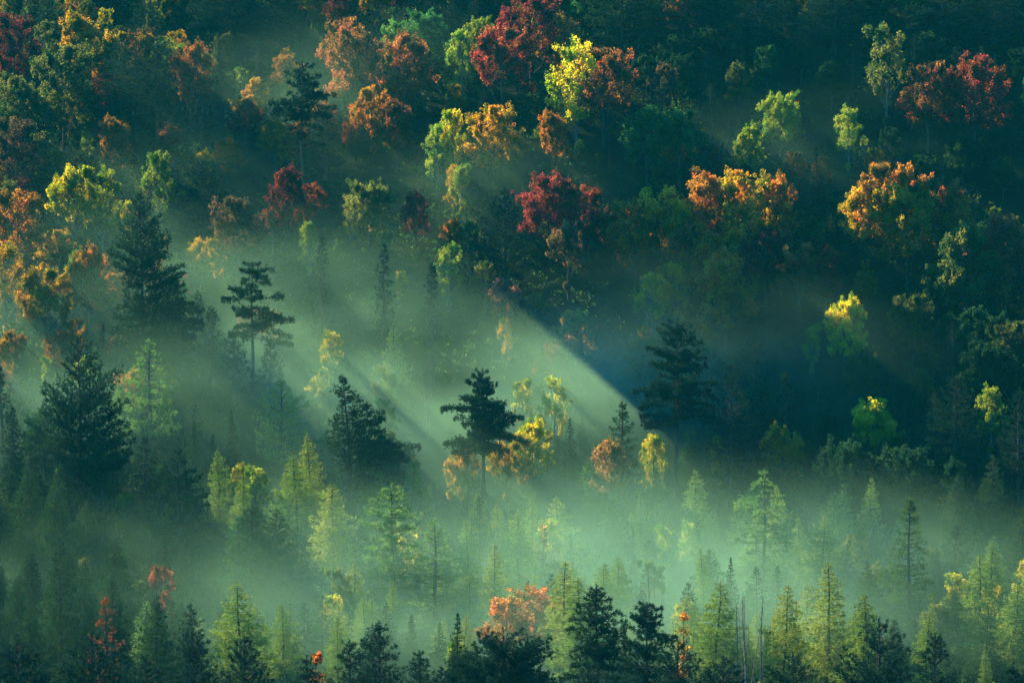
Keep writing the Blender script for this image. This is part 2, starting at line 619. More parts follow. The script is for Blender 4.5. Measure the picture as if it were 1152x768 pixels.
def make_bare(seed, H, stems=3, leaf_n=0):
    r = np.random.default_rng(seed)
    tm, pts = trunk_mesh(H, 0.07, (r.uniform(-.5, .5), 0), r, M_PALE, 5)
    g = Geo()
    ends = []
    for s in range(stems - 1):
        a = r.uniform(0, 6.28)
        q = np.array([math.cos(a), math.sin(a), 0]) * r.uniform(.6, 1.6)
        g.tube([q * 0.1, q * 0.5 + [0, 0, H * .4], q + [0, 0, H * r.uniform(.7, .98)]], [0.05, 0.035, 0.012], 4, 1)
    for k in range(46):
        z = H * r.uniform(0.3, 0.97)
        a = r.uniform(0, 6.28)
        L = r.uniform(0.4, 1.5) * (1.15 - z / H)
        p = on_trunk(pts, z)
        q = p + np.array([math.cos(a) * L * .6, math.sin(a) * L * .6, L])
        g.tube([p, (p + q) / 2 + r.normal(0, .05, 3), q], [0.022, 0.014, 0.007], 3, 1)
        ends.append(q)
    if leaf_n:
        g.leaves(ends, [0.35] * len(ends), leaf_n, 0.16, 0, r)
    return tm, g.mesh("crown", [M_LEAF, M_PALE]), []


def make_shrub(seed, H, R):
    r = np.random.default_rng(seed)
    g, st = Geo(), Geo()
    cents = []
    for s in range(9):
        a = r.uniform(0, 6.28)
        rr = R * math.sqrt(r.uniform(0.02, 1))
        q = np.array([math.cos(a) * rr, math.sin(a) * rr, H * r.uniform(.6, 1) * (1 - 0.3 * rr / R)])
        st.tube([[q[0] * .15, q[1] * .15, -0.2], [q[0] * .6, q[1] * .6, q[2] * .55], q], [0.05, 0.035, 0.012], 4, 0)
        for k in range(7):
            cents.append(q * np.array([1, 1, r.uniform(.35, 1)]) + r.normal(0, .35, 3))
    g.leaves(cents, [0.5] * len(cents), 16, 0.17, 0, r)
    return st.mesh("stem", [M_BARK]), g.mesh("crown", [M_LEAF]), []


# ------------------------------------------------------------------ planting
KIND_WORD = {"pine_tree": "pine", "larch_tree": "larch", "spruce_tree": "spruce", "maple_tree": "maple", "birch_tree": "birch",
             "broadleaf_tree": "broadleaf tree", "sapling": "sapling", "shrub": "shrub"}
GROUPS = {"pine_tree": "white pines of the valley and hillside", "larch_tree": "larches on the misty valley floor", "spruce_tree": "dark spruces among the other trees",
          "maple_tree": "autumn maples on the hillside", "birch_tree": "yellow birches and aspens on the slope",
          "broadleaf_tree": "green broadleaf trees on the hillside", "sapling": "thin bare saplings in the mist", "shrub": "low shrubs under the trees"}
TREES = []         # everything planted, for labels and for keeping the fill trees off the heroes


def plant(kind, shape, base, h, shape_h, colour, rot=0.0, label=None, mark=None, tone=None, wide=3.0, hero=False):
    tm, cm, bs = shape
    root = bpy.data.objects.new(kind, None)
    root.empty_display_size = 0.5
    COL.objects.link(root)
    root.location = base[:3]
    root.rotation_euler = (0, 0, rot)
    k = h / shape_h
    fat = rng.uniform(0.95, 1.4) if hero and kind == "larch_tree" else 1.6 if hero and "thicket" in (label or "") and kind == "maple_tree" else 1.0 if hero else rng.uniform(0.85, 1.45) if kind in ("larch_tree", "spruce_tree", "pine_tree") else rng.uniform(0.85, 1.25)
    root.scale = (k * fat, k * fat, k)
    if not hero or kind == "larch_tree":
        root.rotation_euler = (rng.normal(0, 0.03), rng.normal(0, 0.03), rot)
    root["category"] = KIND_WORD[kind] + ("" if kind in ("sapling", "shrub", "broadleaf_tree") else " tree")
    root["group"] = GROUPS[kind]
    t = bpy.data.objects.new("stem" if kind == "shrub" else "trunk", tm)
    COL.objects.link(t)
    t.parent = root
    c = bpy.data.objects.new("crown", cm)
    COL.objects.link(c)
    c.parent = root
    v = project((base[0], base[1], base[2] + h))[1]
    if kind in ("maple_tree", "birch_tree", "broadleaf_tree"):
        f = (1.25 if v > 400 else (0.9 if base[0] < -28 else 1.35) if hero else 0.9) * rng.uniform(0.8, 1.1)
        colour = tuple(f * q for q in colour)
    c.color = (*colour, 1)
    for b in bs:
        o = bpy.data.objects.new("bough", b)
        COL.objects.link(o)
        o.parent = c
        o.color = (*colour, 1)
    top = (base[0], base[1], base[2] + h)
    u, v, s = project(top)
    TREES.append(dict(root=root, kind=kind, label=label, mark=mark, tone=tone, u=u, v=v, s=s, y=base[1], w=wide * k * s, h=h, hero=hero, x=base[0]))
    return root


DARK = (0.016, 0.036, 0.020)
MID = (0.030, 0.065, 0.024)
PALE = (0.15, 0.25, 0.06)  # lighter needle copy for sunlit pines, the light put into the colour
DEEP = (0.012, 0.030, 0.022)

# hero pines: name, top pixel, height, silhouette rows (px below top, px left, px right), colour, options, label, landmark phrase
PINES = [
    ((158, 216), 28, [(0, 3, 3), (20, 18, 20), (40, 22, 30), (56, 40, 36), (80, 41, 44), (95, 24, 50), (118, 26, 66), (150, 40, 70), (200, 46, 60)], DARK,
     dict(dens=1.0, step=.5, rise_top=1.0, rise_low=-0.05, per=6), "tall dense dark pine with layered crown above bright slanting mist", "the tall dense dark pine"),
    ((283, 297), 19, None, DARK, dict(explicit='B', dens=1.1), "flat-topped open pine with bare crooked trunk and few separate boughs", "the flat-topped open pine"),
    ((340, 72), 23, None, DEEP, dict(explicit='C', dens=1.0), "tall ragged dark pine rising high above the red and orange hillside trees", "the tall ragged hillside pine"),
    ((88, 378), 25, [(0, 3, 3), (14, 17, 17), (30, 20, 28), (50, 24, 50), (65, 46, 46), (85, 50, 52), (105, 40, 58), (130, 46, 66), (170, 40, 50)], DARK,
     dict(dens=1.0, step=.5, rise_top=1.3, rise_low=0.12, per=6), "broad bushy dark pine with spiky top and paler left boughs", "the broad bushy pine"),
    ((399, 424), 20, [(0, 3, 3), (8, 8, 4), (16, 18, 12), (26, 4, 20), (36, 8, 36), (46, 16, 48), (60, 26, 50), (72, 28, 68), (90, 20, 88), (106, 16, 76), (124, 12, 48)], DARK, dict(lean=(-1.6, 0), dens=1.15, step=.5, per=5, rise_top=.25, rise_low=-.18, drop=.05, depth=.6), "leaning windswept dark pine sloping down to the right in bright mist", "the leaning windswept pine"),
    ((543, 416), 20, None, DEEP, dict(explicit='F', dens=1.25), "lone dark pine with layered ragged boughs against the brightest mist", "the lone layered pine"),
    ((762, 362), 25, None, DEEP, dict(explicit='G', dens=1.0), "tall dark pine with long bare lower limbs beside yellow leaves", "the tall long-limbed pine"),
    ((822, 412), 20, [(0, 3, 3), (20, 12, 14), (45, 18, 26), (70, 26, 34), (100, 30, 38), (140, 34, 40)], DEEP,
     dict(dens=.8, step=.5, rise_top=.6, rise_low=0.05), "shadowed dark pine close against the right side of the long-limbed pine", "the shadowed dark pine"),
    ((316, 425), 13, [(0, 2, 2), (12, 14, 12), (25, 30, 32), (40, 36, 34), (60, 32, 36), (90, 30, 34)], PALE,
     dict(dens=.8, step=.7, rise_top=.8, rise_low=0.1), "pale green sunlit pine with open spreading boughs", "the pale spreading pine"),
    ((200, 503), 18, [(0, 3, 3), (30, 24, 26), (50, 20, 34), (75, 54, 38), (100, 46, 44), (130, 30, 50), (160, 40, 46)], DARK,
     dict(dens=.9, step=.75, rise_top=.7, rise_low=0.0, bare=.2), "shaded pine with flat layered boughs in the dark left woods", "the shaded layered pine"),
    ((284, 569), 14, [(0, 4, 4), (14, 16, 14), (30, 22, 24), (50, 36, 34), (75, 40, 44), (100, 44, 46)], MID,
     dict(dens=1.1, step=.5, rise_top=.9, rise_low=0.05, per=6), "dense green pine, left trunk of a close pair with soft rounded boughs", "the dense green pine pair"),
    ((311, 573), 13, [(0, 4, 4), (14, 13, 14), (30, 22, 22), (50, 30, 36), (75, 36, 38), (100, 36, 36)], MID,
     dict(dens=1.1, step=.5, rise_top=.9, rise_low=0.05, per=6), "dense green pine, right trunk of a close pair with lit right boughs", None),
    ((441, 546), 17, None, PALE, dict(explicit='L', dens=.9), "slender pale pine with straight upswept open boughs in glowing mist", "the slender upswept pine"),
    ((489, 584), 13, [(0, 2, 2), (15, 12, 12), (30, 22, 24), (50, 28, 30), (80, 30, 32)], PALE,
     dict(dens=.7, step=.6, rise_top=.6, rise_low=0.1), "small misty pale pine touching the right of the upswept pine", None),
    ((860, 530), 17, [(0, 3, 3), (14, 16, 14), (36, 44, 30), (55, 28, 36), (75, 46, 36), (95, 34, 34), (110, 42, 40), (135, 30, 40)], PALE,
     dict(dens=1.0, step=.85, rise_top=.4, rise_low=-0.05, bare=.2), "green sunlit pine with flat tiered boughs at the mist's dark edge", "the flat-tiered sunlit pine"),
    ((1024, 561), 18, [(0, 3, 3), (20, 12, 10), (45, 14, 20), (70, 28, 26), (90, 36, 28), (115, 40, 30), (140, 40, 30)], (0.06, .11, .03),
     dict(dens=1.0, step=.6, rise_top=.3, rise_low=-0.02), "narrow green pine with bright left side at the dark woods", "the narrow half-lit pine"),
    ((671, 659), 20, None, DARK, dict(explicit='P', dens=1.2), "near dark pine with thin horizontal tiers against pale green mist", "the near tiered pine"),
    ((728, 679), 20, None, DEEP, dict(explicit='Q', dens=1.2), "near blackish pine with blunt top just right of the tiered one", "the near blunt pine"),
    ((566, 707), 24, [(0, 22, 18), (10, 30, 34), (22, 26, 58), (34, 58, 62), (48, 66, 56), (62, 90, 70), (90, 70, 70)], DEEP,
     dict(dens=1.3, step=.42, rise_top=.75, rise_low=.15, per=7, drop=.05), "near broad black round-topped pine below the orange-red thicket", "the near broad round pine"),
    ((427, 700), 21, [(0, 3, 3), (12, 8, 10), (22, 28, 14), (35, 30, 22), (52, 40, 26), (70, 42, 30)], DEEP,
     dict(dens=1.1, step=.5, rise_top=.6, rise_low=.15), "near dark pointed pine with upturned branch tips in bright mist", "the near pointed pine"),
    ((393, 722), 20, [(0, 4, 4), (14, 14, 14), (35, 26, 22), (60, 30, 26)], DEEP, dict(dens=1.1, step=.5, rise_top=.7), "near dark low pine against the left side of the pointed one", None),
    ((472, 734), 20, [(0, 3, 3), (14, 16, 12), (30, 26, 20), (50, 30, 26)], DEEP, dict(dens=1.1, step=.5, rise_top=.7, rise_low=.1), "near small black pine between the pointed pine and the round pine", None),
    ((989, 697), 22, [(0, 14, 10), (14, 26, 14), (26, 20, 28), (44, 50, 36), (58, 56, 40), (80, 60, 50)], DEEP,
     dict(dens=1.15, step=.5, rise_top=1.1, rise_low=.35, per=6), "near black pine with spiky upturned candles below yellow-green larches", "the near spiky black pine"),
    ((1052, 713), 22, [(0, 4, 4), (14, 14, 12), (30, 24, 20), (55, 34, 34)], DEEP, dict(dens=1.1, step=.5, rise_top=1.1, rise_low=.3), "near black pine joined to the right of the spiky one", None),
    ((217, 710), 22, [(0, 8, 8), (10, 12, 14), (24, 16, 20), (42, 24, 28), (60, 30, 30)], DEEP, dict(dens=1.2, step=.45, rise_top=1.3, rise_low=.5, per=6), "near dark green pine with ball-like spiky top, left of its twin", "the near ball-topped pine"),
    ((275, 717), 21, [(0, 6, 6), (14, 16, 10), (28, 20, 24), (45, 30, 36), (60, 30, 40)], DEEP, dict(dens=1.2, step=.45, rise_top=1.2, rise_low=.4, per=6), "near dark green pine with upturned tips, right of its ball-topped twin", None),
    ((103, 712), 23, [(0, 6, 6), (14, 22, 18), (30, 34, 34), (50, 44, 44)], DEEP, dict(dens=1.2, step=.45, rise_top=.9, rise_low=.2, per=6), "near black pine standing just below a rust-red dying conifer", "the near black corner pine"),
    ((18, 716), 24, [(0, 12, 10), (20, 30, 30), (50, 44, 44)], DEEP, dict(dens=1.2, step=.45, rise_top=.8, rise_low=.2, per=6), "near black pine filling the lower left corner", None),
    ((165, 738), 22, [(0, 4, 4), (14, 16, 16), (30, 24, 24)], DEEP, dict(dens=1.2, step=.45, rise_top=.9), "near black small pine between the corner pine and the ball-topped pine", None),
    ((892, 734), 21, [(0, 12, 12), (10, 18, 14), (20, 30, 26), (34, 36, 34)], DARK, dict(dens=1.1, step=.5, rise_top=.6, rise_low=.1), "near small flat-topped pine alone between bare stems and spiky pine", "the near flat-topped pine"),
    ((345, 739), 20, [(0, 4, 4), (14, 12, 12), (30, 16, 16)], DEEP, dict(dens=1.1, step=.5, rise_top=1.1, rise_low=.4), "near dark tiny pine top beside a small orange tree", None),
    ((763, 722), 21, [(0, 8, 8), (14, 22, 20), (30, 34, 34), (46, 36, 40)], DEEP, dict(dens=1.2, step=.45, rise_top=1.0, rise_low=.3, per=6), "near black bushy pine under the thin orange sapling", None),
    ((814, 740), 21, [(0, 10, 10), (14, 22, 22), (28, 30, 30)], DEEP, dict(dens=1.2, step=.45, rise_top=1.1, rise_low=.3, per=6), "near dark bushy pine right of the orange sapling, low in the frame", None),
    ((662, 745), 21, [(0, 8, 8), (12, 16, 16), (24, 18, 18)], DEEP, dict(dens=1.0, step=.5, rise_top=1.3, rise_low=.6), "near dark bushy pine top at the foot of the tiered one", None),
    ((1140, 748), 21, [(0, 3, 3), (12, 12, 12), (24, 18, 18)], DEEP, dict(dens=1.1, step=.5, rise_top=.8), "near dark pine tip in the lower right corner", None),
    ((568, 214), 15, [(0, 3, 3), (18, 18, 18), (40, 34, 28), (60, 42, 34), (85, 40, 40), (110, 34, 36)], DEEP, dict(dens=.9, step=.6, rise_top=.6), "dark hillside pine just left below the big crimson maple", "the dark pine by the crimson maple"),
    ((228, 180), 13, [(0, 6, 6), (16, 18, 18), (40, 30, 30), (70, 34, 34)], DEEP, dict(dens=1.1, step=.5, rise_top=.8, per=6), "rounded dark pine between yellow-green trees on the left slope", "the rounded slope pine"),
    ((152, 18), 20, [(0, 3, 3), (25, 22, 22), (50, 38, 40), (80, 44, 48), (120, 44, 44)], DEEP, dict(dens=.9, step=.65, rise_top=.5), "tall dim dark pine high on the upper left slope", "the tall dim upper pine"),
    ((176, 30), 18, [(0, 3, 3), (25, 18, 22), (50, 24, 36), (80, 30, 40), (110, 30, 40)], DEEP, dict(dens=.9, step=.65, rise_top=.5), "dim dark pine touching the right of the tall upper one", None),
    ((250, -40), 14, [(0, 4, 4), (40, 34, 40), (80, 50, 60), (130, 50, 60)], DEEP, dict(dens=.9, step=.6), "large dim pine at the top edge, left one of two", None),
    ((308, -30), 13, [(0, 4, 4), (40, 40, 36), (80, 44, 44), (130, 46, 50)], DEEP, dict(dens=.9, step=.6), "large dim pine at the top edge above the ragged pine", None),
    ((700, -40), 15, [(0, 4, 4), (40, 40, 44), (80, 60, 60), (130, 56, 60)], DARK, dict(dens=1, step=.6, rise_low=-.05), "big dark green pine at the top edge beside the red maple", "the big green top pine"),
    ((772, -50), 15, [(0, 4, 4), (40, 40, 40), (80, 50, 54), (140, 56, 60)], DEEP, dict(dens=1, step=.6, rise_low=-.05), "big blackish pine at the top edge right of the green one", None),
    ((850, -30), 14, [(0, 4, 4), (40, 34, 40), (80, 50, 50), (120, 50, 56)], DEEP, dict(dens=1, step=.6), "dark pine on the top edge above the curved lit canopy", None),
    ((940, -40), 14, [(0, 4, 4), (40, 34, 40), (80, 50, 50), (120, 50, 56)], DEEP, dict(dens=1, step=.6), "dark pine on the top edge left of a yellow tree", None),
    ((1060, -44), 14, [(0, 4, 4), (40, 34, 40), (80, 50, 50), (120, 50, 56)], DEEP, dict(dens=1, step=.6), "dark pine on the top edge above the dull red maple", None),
    ((1120, -30), 14, [(0, 4, 4), (40, 34, 40), (80, 46, 46)], DEEP, dict(dens=1, step=.6), "dark pine in the top right corner", None),
    ((1074, 424), 16, [(0, 6, 6), (20, 18, 18), (45, 30, 28), (70, 38, 36), (100, 44, 40)], DEEP, dict(dens=1.0, step=.55, rise_top=.7), "broad black pine in the dark right woods", "the black right-hand pine"),
    ((1147, 440), 15, [(0, 4, 4), (30, 18, 18), (70, 28, 28)], DEEP, dict(dens=1.0, step=.6), "black pine cut by the right edge of the dark woods", None),
    ((0, 412), 15, [(0, 3, 3), (30, 10, 10), (70, 22, 20), (110, 30, 26)], DEEP, dict(dens=.9, step=.6), "dark narrow pine cut by the left edge beside the bushy pine", None),
    ((700, 452), 14, [(0, 3, 3), (25, 16, 14), (50, 22, 20), (80, 26, 24)], MID, dict(dens=.9, step=.6), "small green pine just left of the tall long-limbed pine", None),
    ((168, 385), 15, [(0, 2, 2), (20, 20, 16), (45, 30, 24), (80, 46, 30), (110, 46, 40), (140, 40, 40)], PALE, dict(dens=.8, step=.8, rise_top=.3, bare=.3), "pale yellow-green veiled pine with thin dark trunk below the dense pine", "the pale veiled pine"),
    ((196, 312), 13, [(0, 3, 3), (20, 14, 12), (45, 20, 22), (80, 26, 28)], DEEP, dict(dens=1, step=.5), "smaller dark pine tucked behind the right side of the dense pine", None),
    ((306, 238), 17, [(0, 2, 2), (25, 9, 9), (60, 14, 14), (110, 16, 16)], DEEP, dict(dens=.9, step=.7, rise_top=.3, bare=.1), "slim tall dark pine rising from the mist's upper left edge", None),  # slim pine set tall so it throws a shaft through the mist
    ((362, 268), 17, [(0, 2, 2), (25, 8, 10), (60, 14, 12), (110, 15, 16)], DEEP, dict(dens=.9, step=.7, rise_top=.3, bare=.1), "added slim tall dim pine in mist above the leaning windswept pine", None),  # extra slim pine added to split the mist light into shafts
    ((432, 276), 18, [(0, 2, 2), (25, 9, 9), (60, 13, 15), (110, 16, 15)], DEEP, dict(dens=.9, step=.7, rise_top=.3, bare=.1), "added slim tall dim pine in mist between the windswept and lone layered pines", None),  # another slim pine added for its shadow in the mist
    ((486, 296), 17, [(0, 2, 2), (25, 8, 8), (60, 13, 13), (110, 15, 15)], DEEP, dict(dens=.9, step=.7, rise_top=.3, bare=.1), "slim tall dim pine in mist above the lone layered pine", None),  # slim pine set to cast one more narrow shaft
    ((238, 346), 11, [(0, 3, 3), (20, 12, 12), (45, 20, 20), (80, 26, 26)], DEEP, dict(dens=1, step=.5), "low dark pine at the left foot of the flat-topped open pine", None),
    ((262, 372), 10, [(0, 3, 3), (20, 14, 14), (45, 22, 22), (70, 26, 26)], DEEP, dict(dens=1, step=.5), "low dark pine right under the flat-topped open pine's trunk", None),
    ((304, 388), 10, [(0, 3, 3), (20, 14, 14), (45, 22, 22), (70, 26, 26)], DARK, dict(dens=1, step=.5), "low dark pine at the right foot of the flat-topped open pine", None),
    ((222, 330), 12, [(0, 3, 3), (20, 12, 10), (45, 18, 18), (80, 22, 24)], DEEP, dict(dens=1, step=.5), "low dark conifer-shaped pine stepping down right of the dense pine", None),
]

# explicit limbs: (metres below the top, degrees (0 right, 180 left, -90 towards us), length, rise, plume half-width)
EXPL = {
    'F': dict(split=True, b=[
        (.7, 20, .7, .7, .3), (.8, 170, .9, .8, .3), (1.4, 10, 1.0, .35, .4), (1.5, 195, 1.4, .55, .42), (1.9, 100, 1.2, .4, .5), (1.9, -80, 1.2, .4, .5),
        (2.3, 8, 2.0, .22, .48), (2.5, 178, 2.2, .5, .5), (2.7, -100, 1.8, .2, .7), (2.9, 80, 1.8, .2, .7), (3.0, 25, 1.6, .1, .6),
        (3.9, 184, 3.0, .14, .5), (4.0, 200, 2.6, .1, .6), (4.2, -15, 3.3, -.16, .55), (4.3, 15, 3.4, -.2, .6), (4.4, -90, 2.2, .05, .8), (4.6, 95, 2.2, .05, .8),
        (5.2, 176, 5.0, .07, .5), (5.4, 195, 3.6, .02, .6), (5.3, 4, 5.0, -.16, .62), (5.6, -20, 4.0, -.14, .65), (5.9, -110, 2.6, -.05, .8), (6.0, 70, 2.6, -.05, .9),
        (6.7, 186, 3.9, -.02, .5), (6.9, 165, 3.0, -.05, .55), (6.6, -6, 4.4, -.12, .6), (6.9, 20, 3.6, -.1, .7), (7.2, -80, 2.4, -.05, .8),
        (8.2, 175, 1.9, .0, .5), (8.4, -12, 4.2, -.16, .7), (8.6, 15, 4.0, -.15, .75), (8.9, 5, 6.2, -.14, .65), (8.8, -70, 2.6, -.05, .8),
        (10.0, 182, 5.0, -.02, .8), (10.2, 160, 3.6, -.02, .8), (10.6, 195, 4.0, -.05, .8), (10.4, -30, 3.0, -.05, .8), (10.8, 20, 3.2, -.1, .8)]),
    'B': dict(split=True, b=[
        (.5, 185, 1.2, .45, .5), (.5, 20, 1.3, .35, .5), (.7, 100, 1.0, .3, .5), (1.2, 178, 1.8, .12, .7), (1.3, 6, 3.3, .1, .7), (1.4, -60, 1.6, .1, .8), (1.5, 60, 1.8, .1, .8),
        (2.2, -20, 2.4, .12, .7), (2.6, 10, 2.6, -.02, .6), (2.5, 170, 1.4, .1, .6),
        (4.0, 184, 3.4, .08, .7), (4.2, 170, 2.6, .12, .7), (5.0, 186, 4.2, .06, .6, .35), (5.2, 2, 4.8, .05, .5, .4), (4.8, -30, 2.4, .12, .6),
        (6.4, 12, 2.4, .05, .9), (6.8, -12, 4.0, -.1, .9), (7.2, 5, 4.6, -.16, .8), (7.0, 195, 2.0, -.02, .8), (8.2, 0, 6.4, -.01, .55, .5), (8.4, -30, 3.2, -.1, .9),
        (8.6, 170, 2.6, -.1, .9), (9.4, 8, 5.4, -.18, .9), (9.6, 190, 3.0, -.1, 1.0), (10.4, -8, 6.0, -.2, .9)]),
    'C': dict(split=True, b=[
        (.5, 190, .9, .5, .3), (.5, 15, 1.0, .4, .3), (1.2, 8, 1.8, .35, .4), (1.3, 175, 1.2, .2, .35),
        (2.6, 178, 3.0, .38, .45), (2.4, 12, 2.8, .2, .45), (2.8, -90, 1.6, .2, .6), (3.6, 186, 2.4, .3, .45), (3.4, 6, 2.4, .1, .5),
        (4.6, 2, 5.4, .02, .5), (4.8, 190, 2.2, .1, .5), (5.2, -30, 3.0, .05, .6), (5.8, 175, 3.0, .05, .6), (5.6, 15, 3.6, .02, .6),
        (6.6, 182, 5.4, .02, .6), (6.8, 3, 5.2, .0, .6), (7.2, 195, 4.6, .0, .8), (7.4, -20, 4.4, -.04, .8), (7.9, 172, 5.0, -.04, .8), (8.0, 10, 4.2, -.05, .7), (7.8, -90, 2.8, 0, .8),
        (9.4, 5, 3.4, -.1, .7), (9.6, 185, 2.2, -.1, .6), (10.6, 8, 3.4, -.12, .7), (11, 178, 3.2, -.12, .6), (12.0, 0, 3.4, -.15, .7), (12.4, 190, 3.4, -.15, .7)]),
    'G': dict(split=True, b=[
        (.6, 175, 1.2, .5, .3), (.7, 10, 1.2, .4, .3), (1.4, 185, 1.8, .55, .4), (1.5, 5, 1.8, .45, .4), (1.8, 90, 1.4, .4, .5), (2.0, -90, 1.4, .4, .5),
        (2.4, 178, 2.8, .4, .45), (2.5, 8, 2.4, .3, .45), (3.0, 200, 2.0, .3, .6), (3.0, -15, 2.2, .25, .5), (3.6, 0, 3.2, .12, .5),
        (4.6, 182, 4.6, .34, .5), (4.6, 4, 3.8, .22, .5), (4.9, -90, 2.2, .2, .7), (5.0, 90, 2.2, .2, .7), (5.2, 170, 3.0, .2, .6), (5.4, 12, 4.0, .12, .55),
        (6.0, 184, 4.0, .15, .5), (6.2, -6, 4.0, .03, .6), (6.4, 195, 3.2, .06, .6), (6.8, 15, 3.4, 0, .6), (6.6, -80, 2.4, .1, .7),
        (8.4, 2, 4.8, -.05, .6), (8.6, 175, 3.6, -.06, .6), (9.0, 182, 6.6, -.05, .5), (9.2, -12, 4.4, -.06, .7), (9.6, 190, 4.4, -.04, .7), (9.8, 6, 5.0, -.06, .7),
        (10.6, 178, 5.0, -.06, .8), (10.9, 0, 4.6, -.06, .7), (11.2, 188, 5.6, -.04, .6), (11.6, -10, 4.4, -.05, .8), (12.2, 172, 4.8, -.06, .8), (12.6, 8, 4.6, -.04, .7),
        (13.4, 185, 4.6, -.08, .7), (13.6, 0, 5.8, .0, .35, .5), (14.0, 176, 4.6, -.04, .5, .4)]),
    'L': dict(split=True, b=[
        (.8, 178, .9, .7, .28), (.8, 2, .9, .7, .28), (1.4, 184, 1.4, .75, .3), (1.3, -4, 1.3, .7, .3), (2.0, 95, 1.0, .6, .3), (2.1, 178, 2.0, .7, .32), (2.2, 6, 1.6, .6, .34),
        (3.0, 182, 2.6, .62, .34), (3.0, -5, 2.2, .45, .38), (3.2, -90, 1.6, .4, .4), (3.6, 10, 2.4, .4, .4), (4.0, 175, 2.4, .5, .4), (4.4, 183, 3.4, .55, .36), (4.4, 4, 3.2, .4, .42),
        (5.2, 190, 2.6, .3, .45), (5.2, -10, 3.2, .25, .5), (6.0, 180, 4.0, .42, .42), (6.0, 8, 3.2, .15, .5), (6.5, -90, 2.2, .2, .5), (7.0, 170, 3.0, .18, .5), (7.2, -4, 3.4, .12, .5),
        (8.0, 185, 3.6, .15, .5), (8.2, 10, 3.6, .08, .55), (9.0, 178, 3.8, .06, .6), (9.2, -8, 4.0, .04, .6), (10.2, 188, 3.4, .0, .6), (10.4, 6, 4.4, .02, .6), (11.4, 175, 3.6, -.04, .6), (11.6, 0, 4.0, -.03, .6),
        (12.6, 182, 3.2, -.06, .6), (12.8, 8, 3.4, -.06, .6)]),
    'P': dict(split=True, b=[
        (.5, 180, .5, .4, .25), (.5, 0, .6, .4, .25), (1.1, 178, .9, .25, .3), (1.0, 5, 1.0, .2, .3), (1.5, -90, .8, .2, .4), (1.7, 183, 1.3, .15, .3), (1.7, -5, 1.5, .12, .32),
        (2.3, 178, 1.9, .08, .34), (2.4, 8, 1.5, .1, .36), (2.6, 90, 1.3, .1, .5), (3.0, 185, 2.3, .06, .34), (3.0, 0, 2.5, .03, .36), (3.6, 175, 2.9, .02, .4), (3.7, 4, 2.8, .02, .42), (3.9, -90, 1.6, .02, .5),
        (4.4, 182, 3.0, .02, .4), (4.6, -6, 3.0, .0, .45), (5.2, 178, 2.3, -.08, .45), (5.4, 6, 3.0, -.03, .5), (6.2, 190, 2.8, -.1, .5), (6.3, -4, 3.4, -.06, .55), (6.6, 80, 2.0, -.05, .6),
        (7.2, 176, 2.4, -.1, .5), (7.4, 4, 3.8, -.1, .6), (8.2, 185, 2.6, -.1, .5), (8.4, -10, 3.6, -.12, .6), (9.2, 180, 3.6, -.02, .4), (9.6, 5, 3.6, -.14, .6)]),
    'Q': dict(split=True, b=[
        (.3, 170, .7, .45, .4), (.3, 10, .7, .4, .4), (.7, 95, .7, .4, .4), (.9, 185, 1.2, .35, .45), (.9, 0, 1.6, .32, .42), (1.3, -80, 1.0, .3, .5), (1.6, 178, 1.5, .3, .45), (1.7, 6, 1.4, .3, .45),
        (2.2, 183, 1.8, .5, .45), (2.3, -4, 1.6, .15, .5), (2.7, 90, 1.3, .2, .5), (3.2, 180, 2.4, .5, .45), (3.4, 8, 2.0, .1, .55), (4.2, 184, 2.6, .28, .5), (4.5, -3, 2.9, .3, .5), (4.6, -90, 1.8, .1, .6),
        (5.4, 178, 2.4, .0, .6), (5.6, 5, 2.6, .1, .6), (6.6, 182, 2.6, -.05, .7), (6.8, 0, 2.8, .0, .7), (8, 178, 2.6, -.05, .8), (8, 4, 3.0, -.05, .8)]),
}
SEED = 100
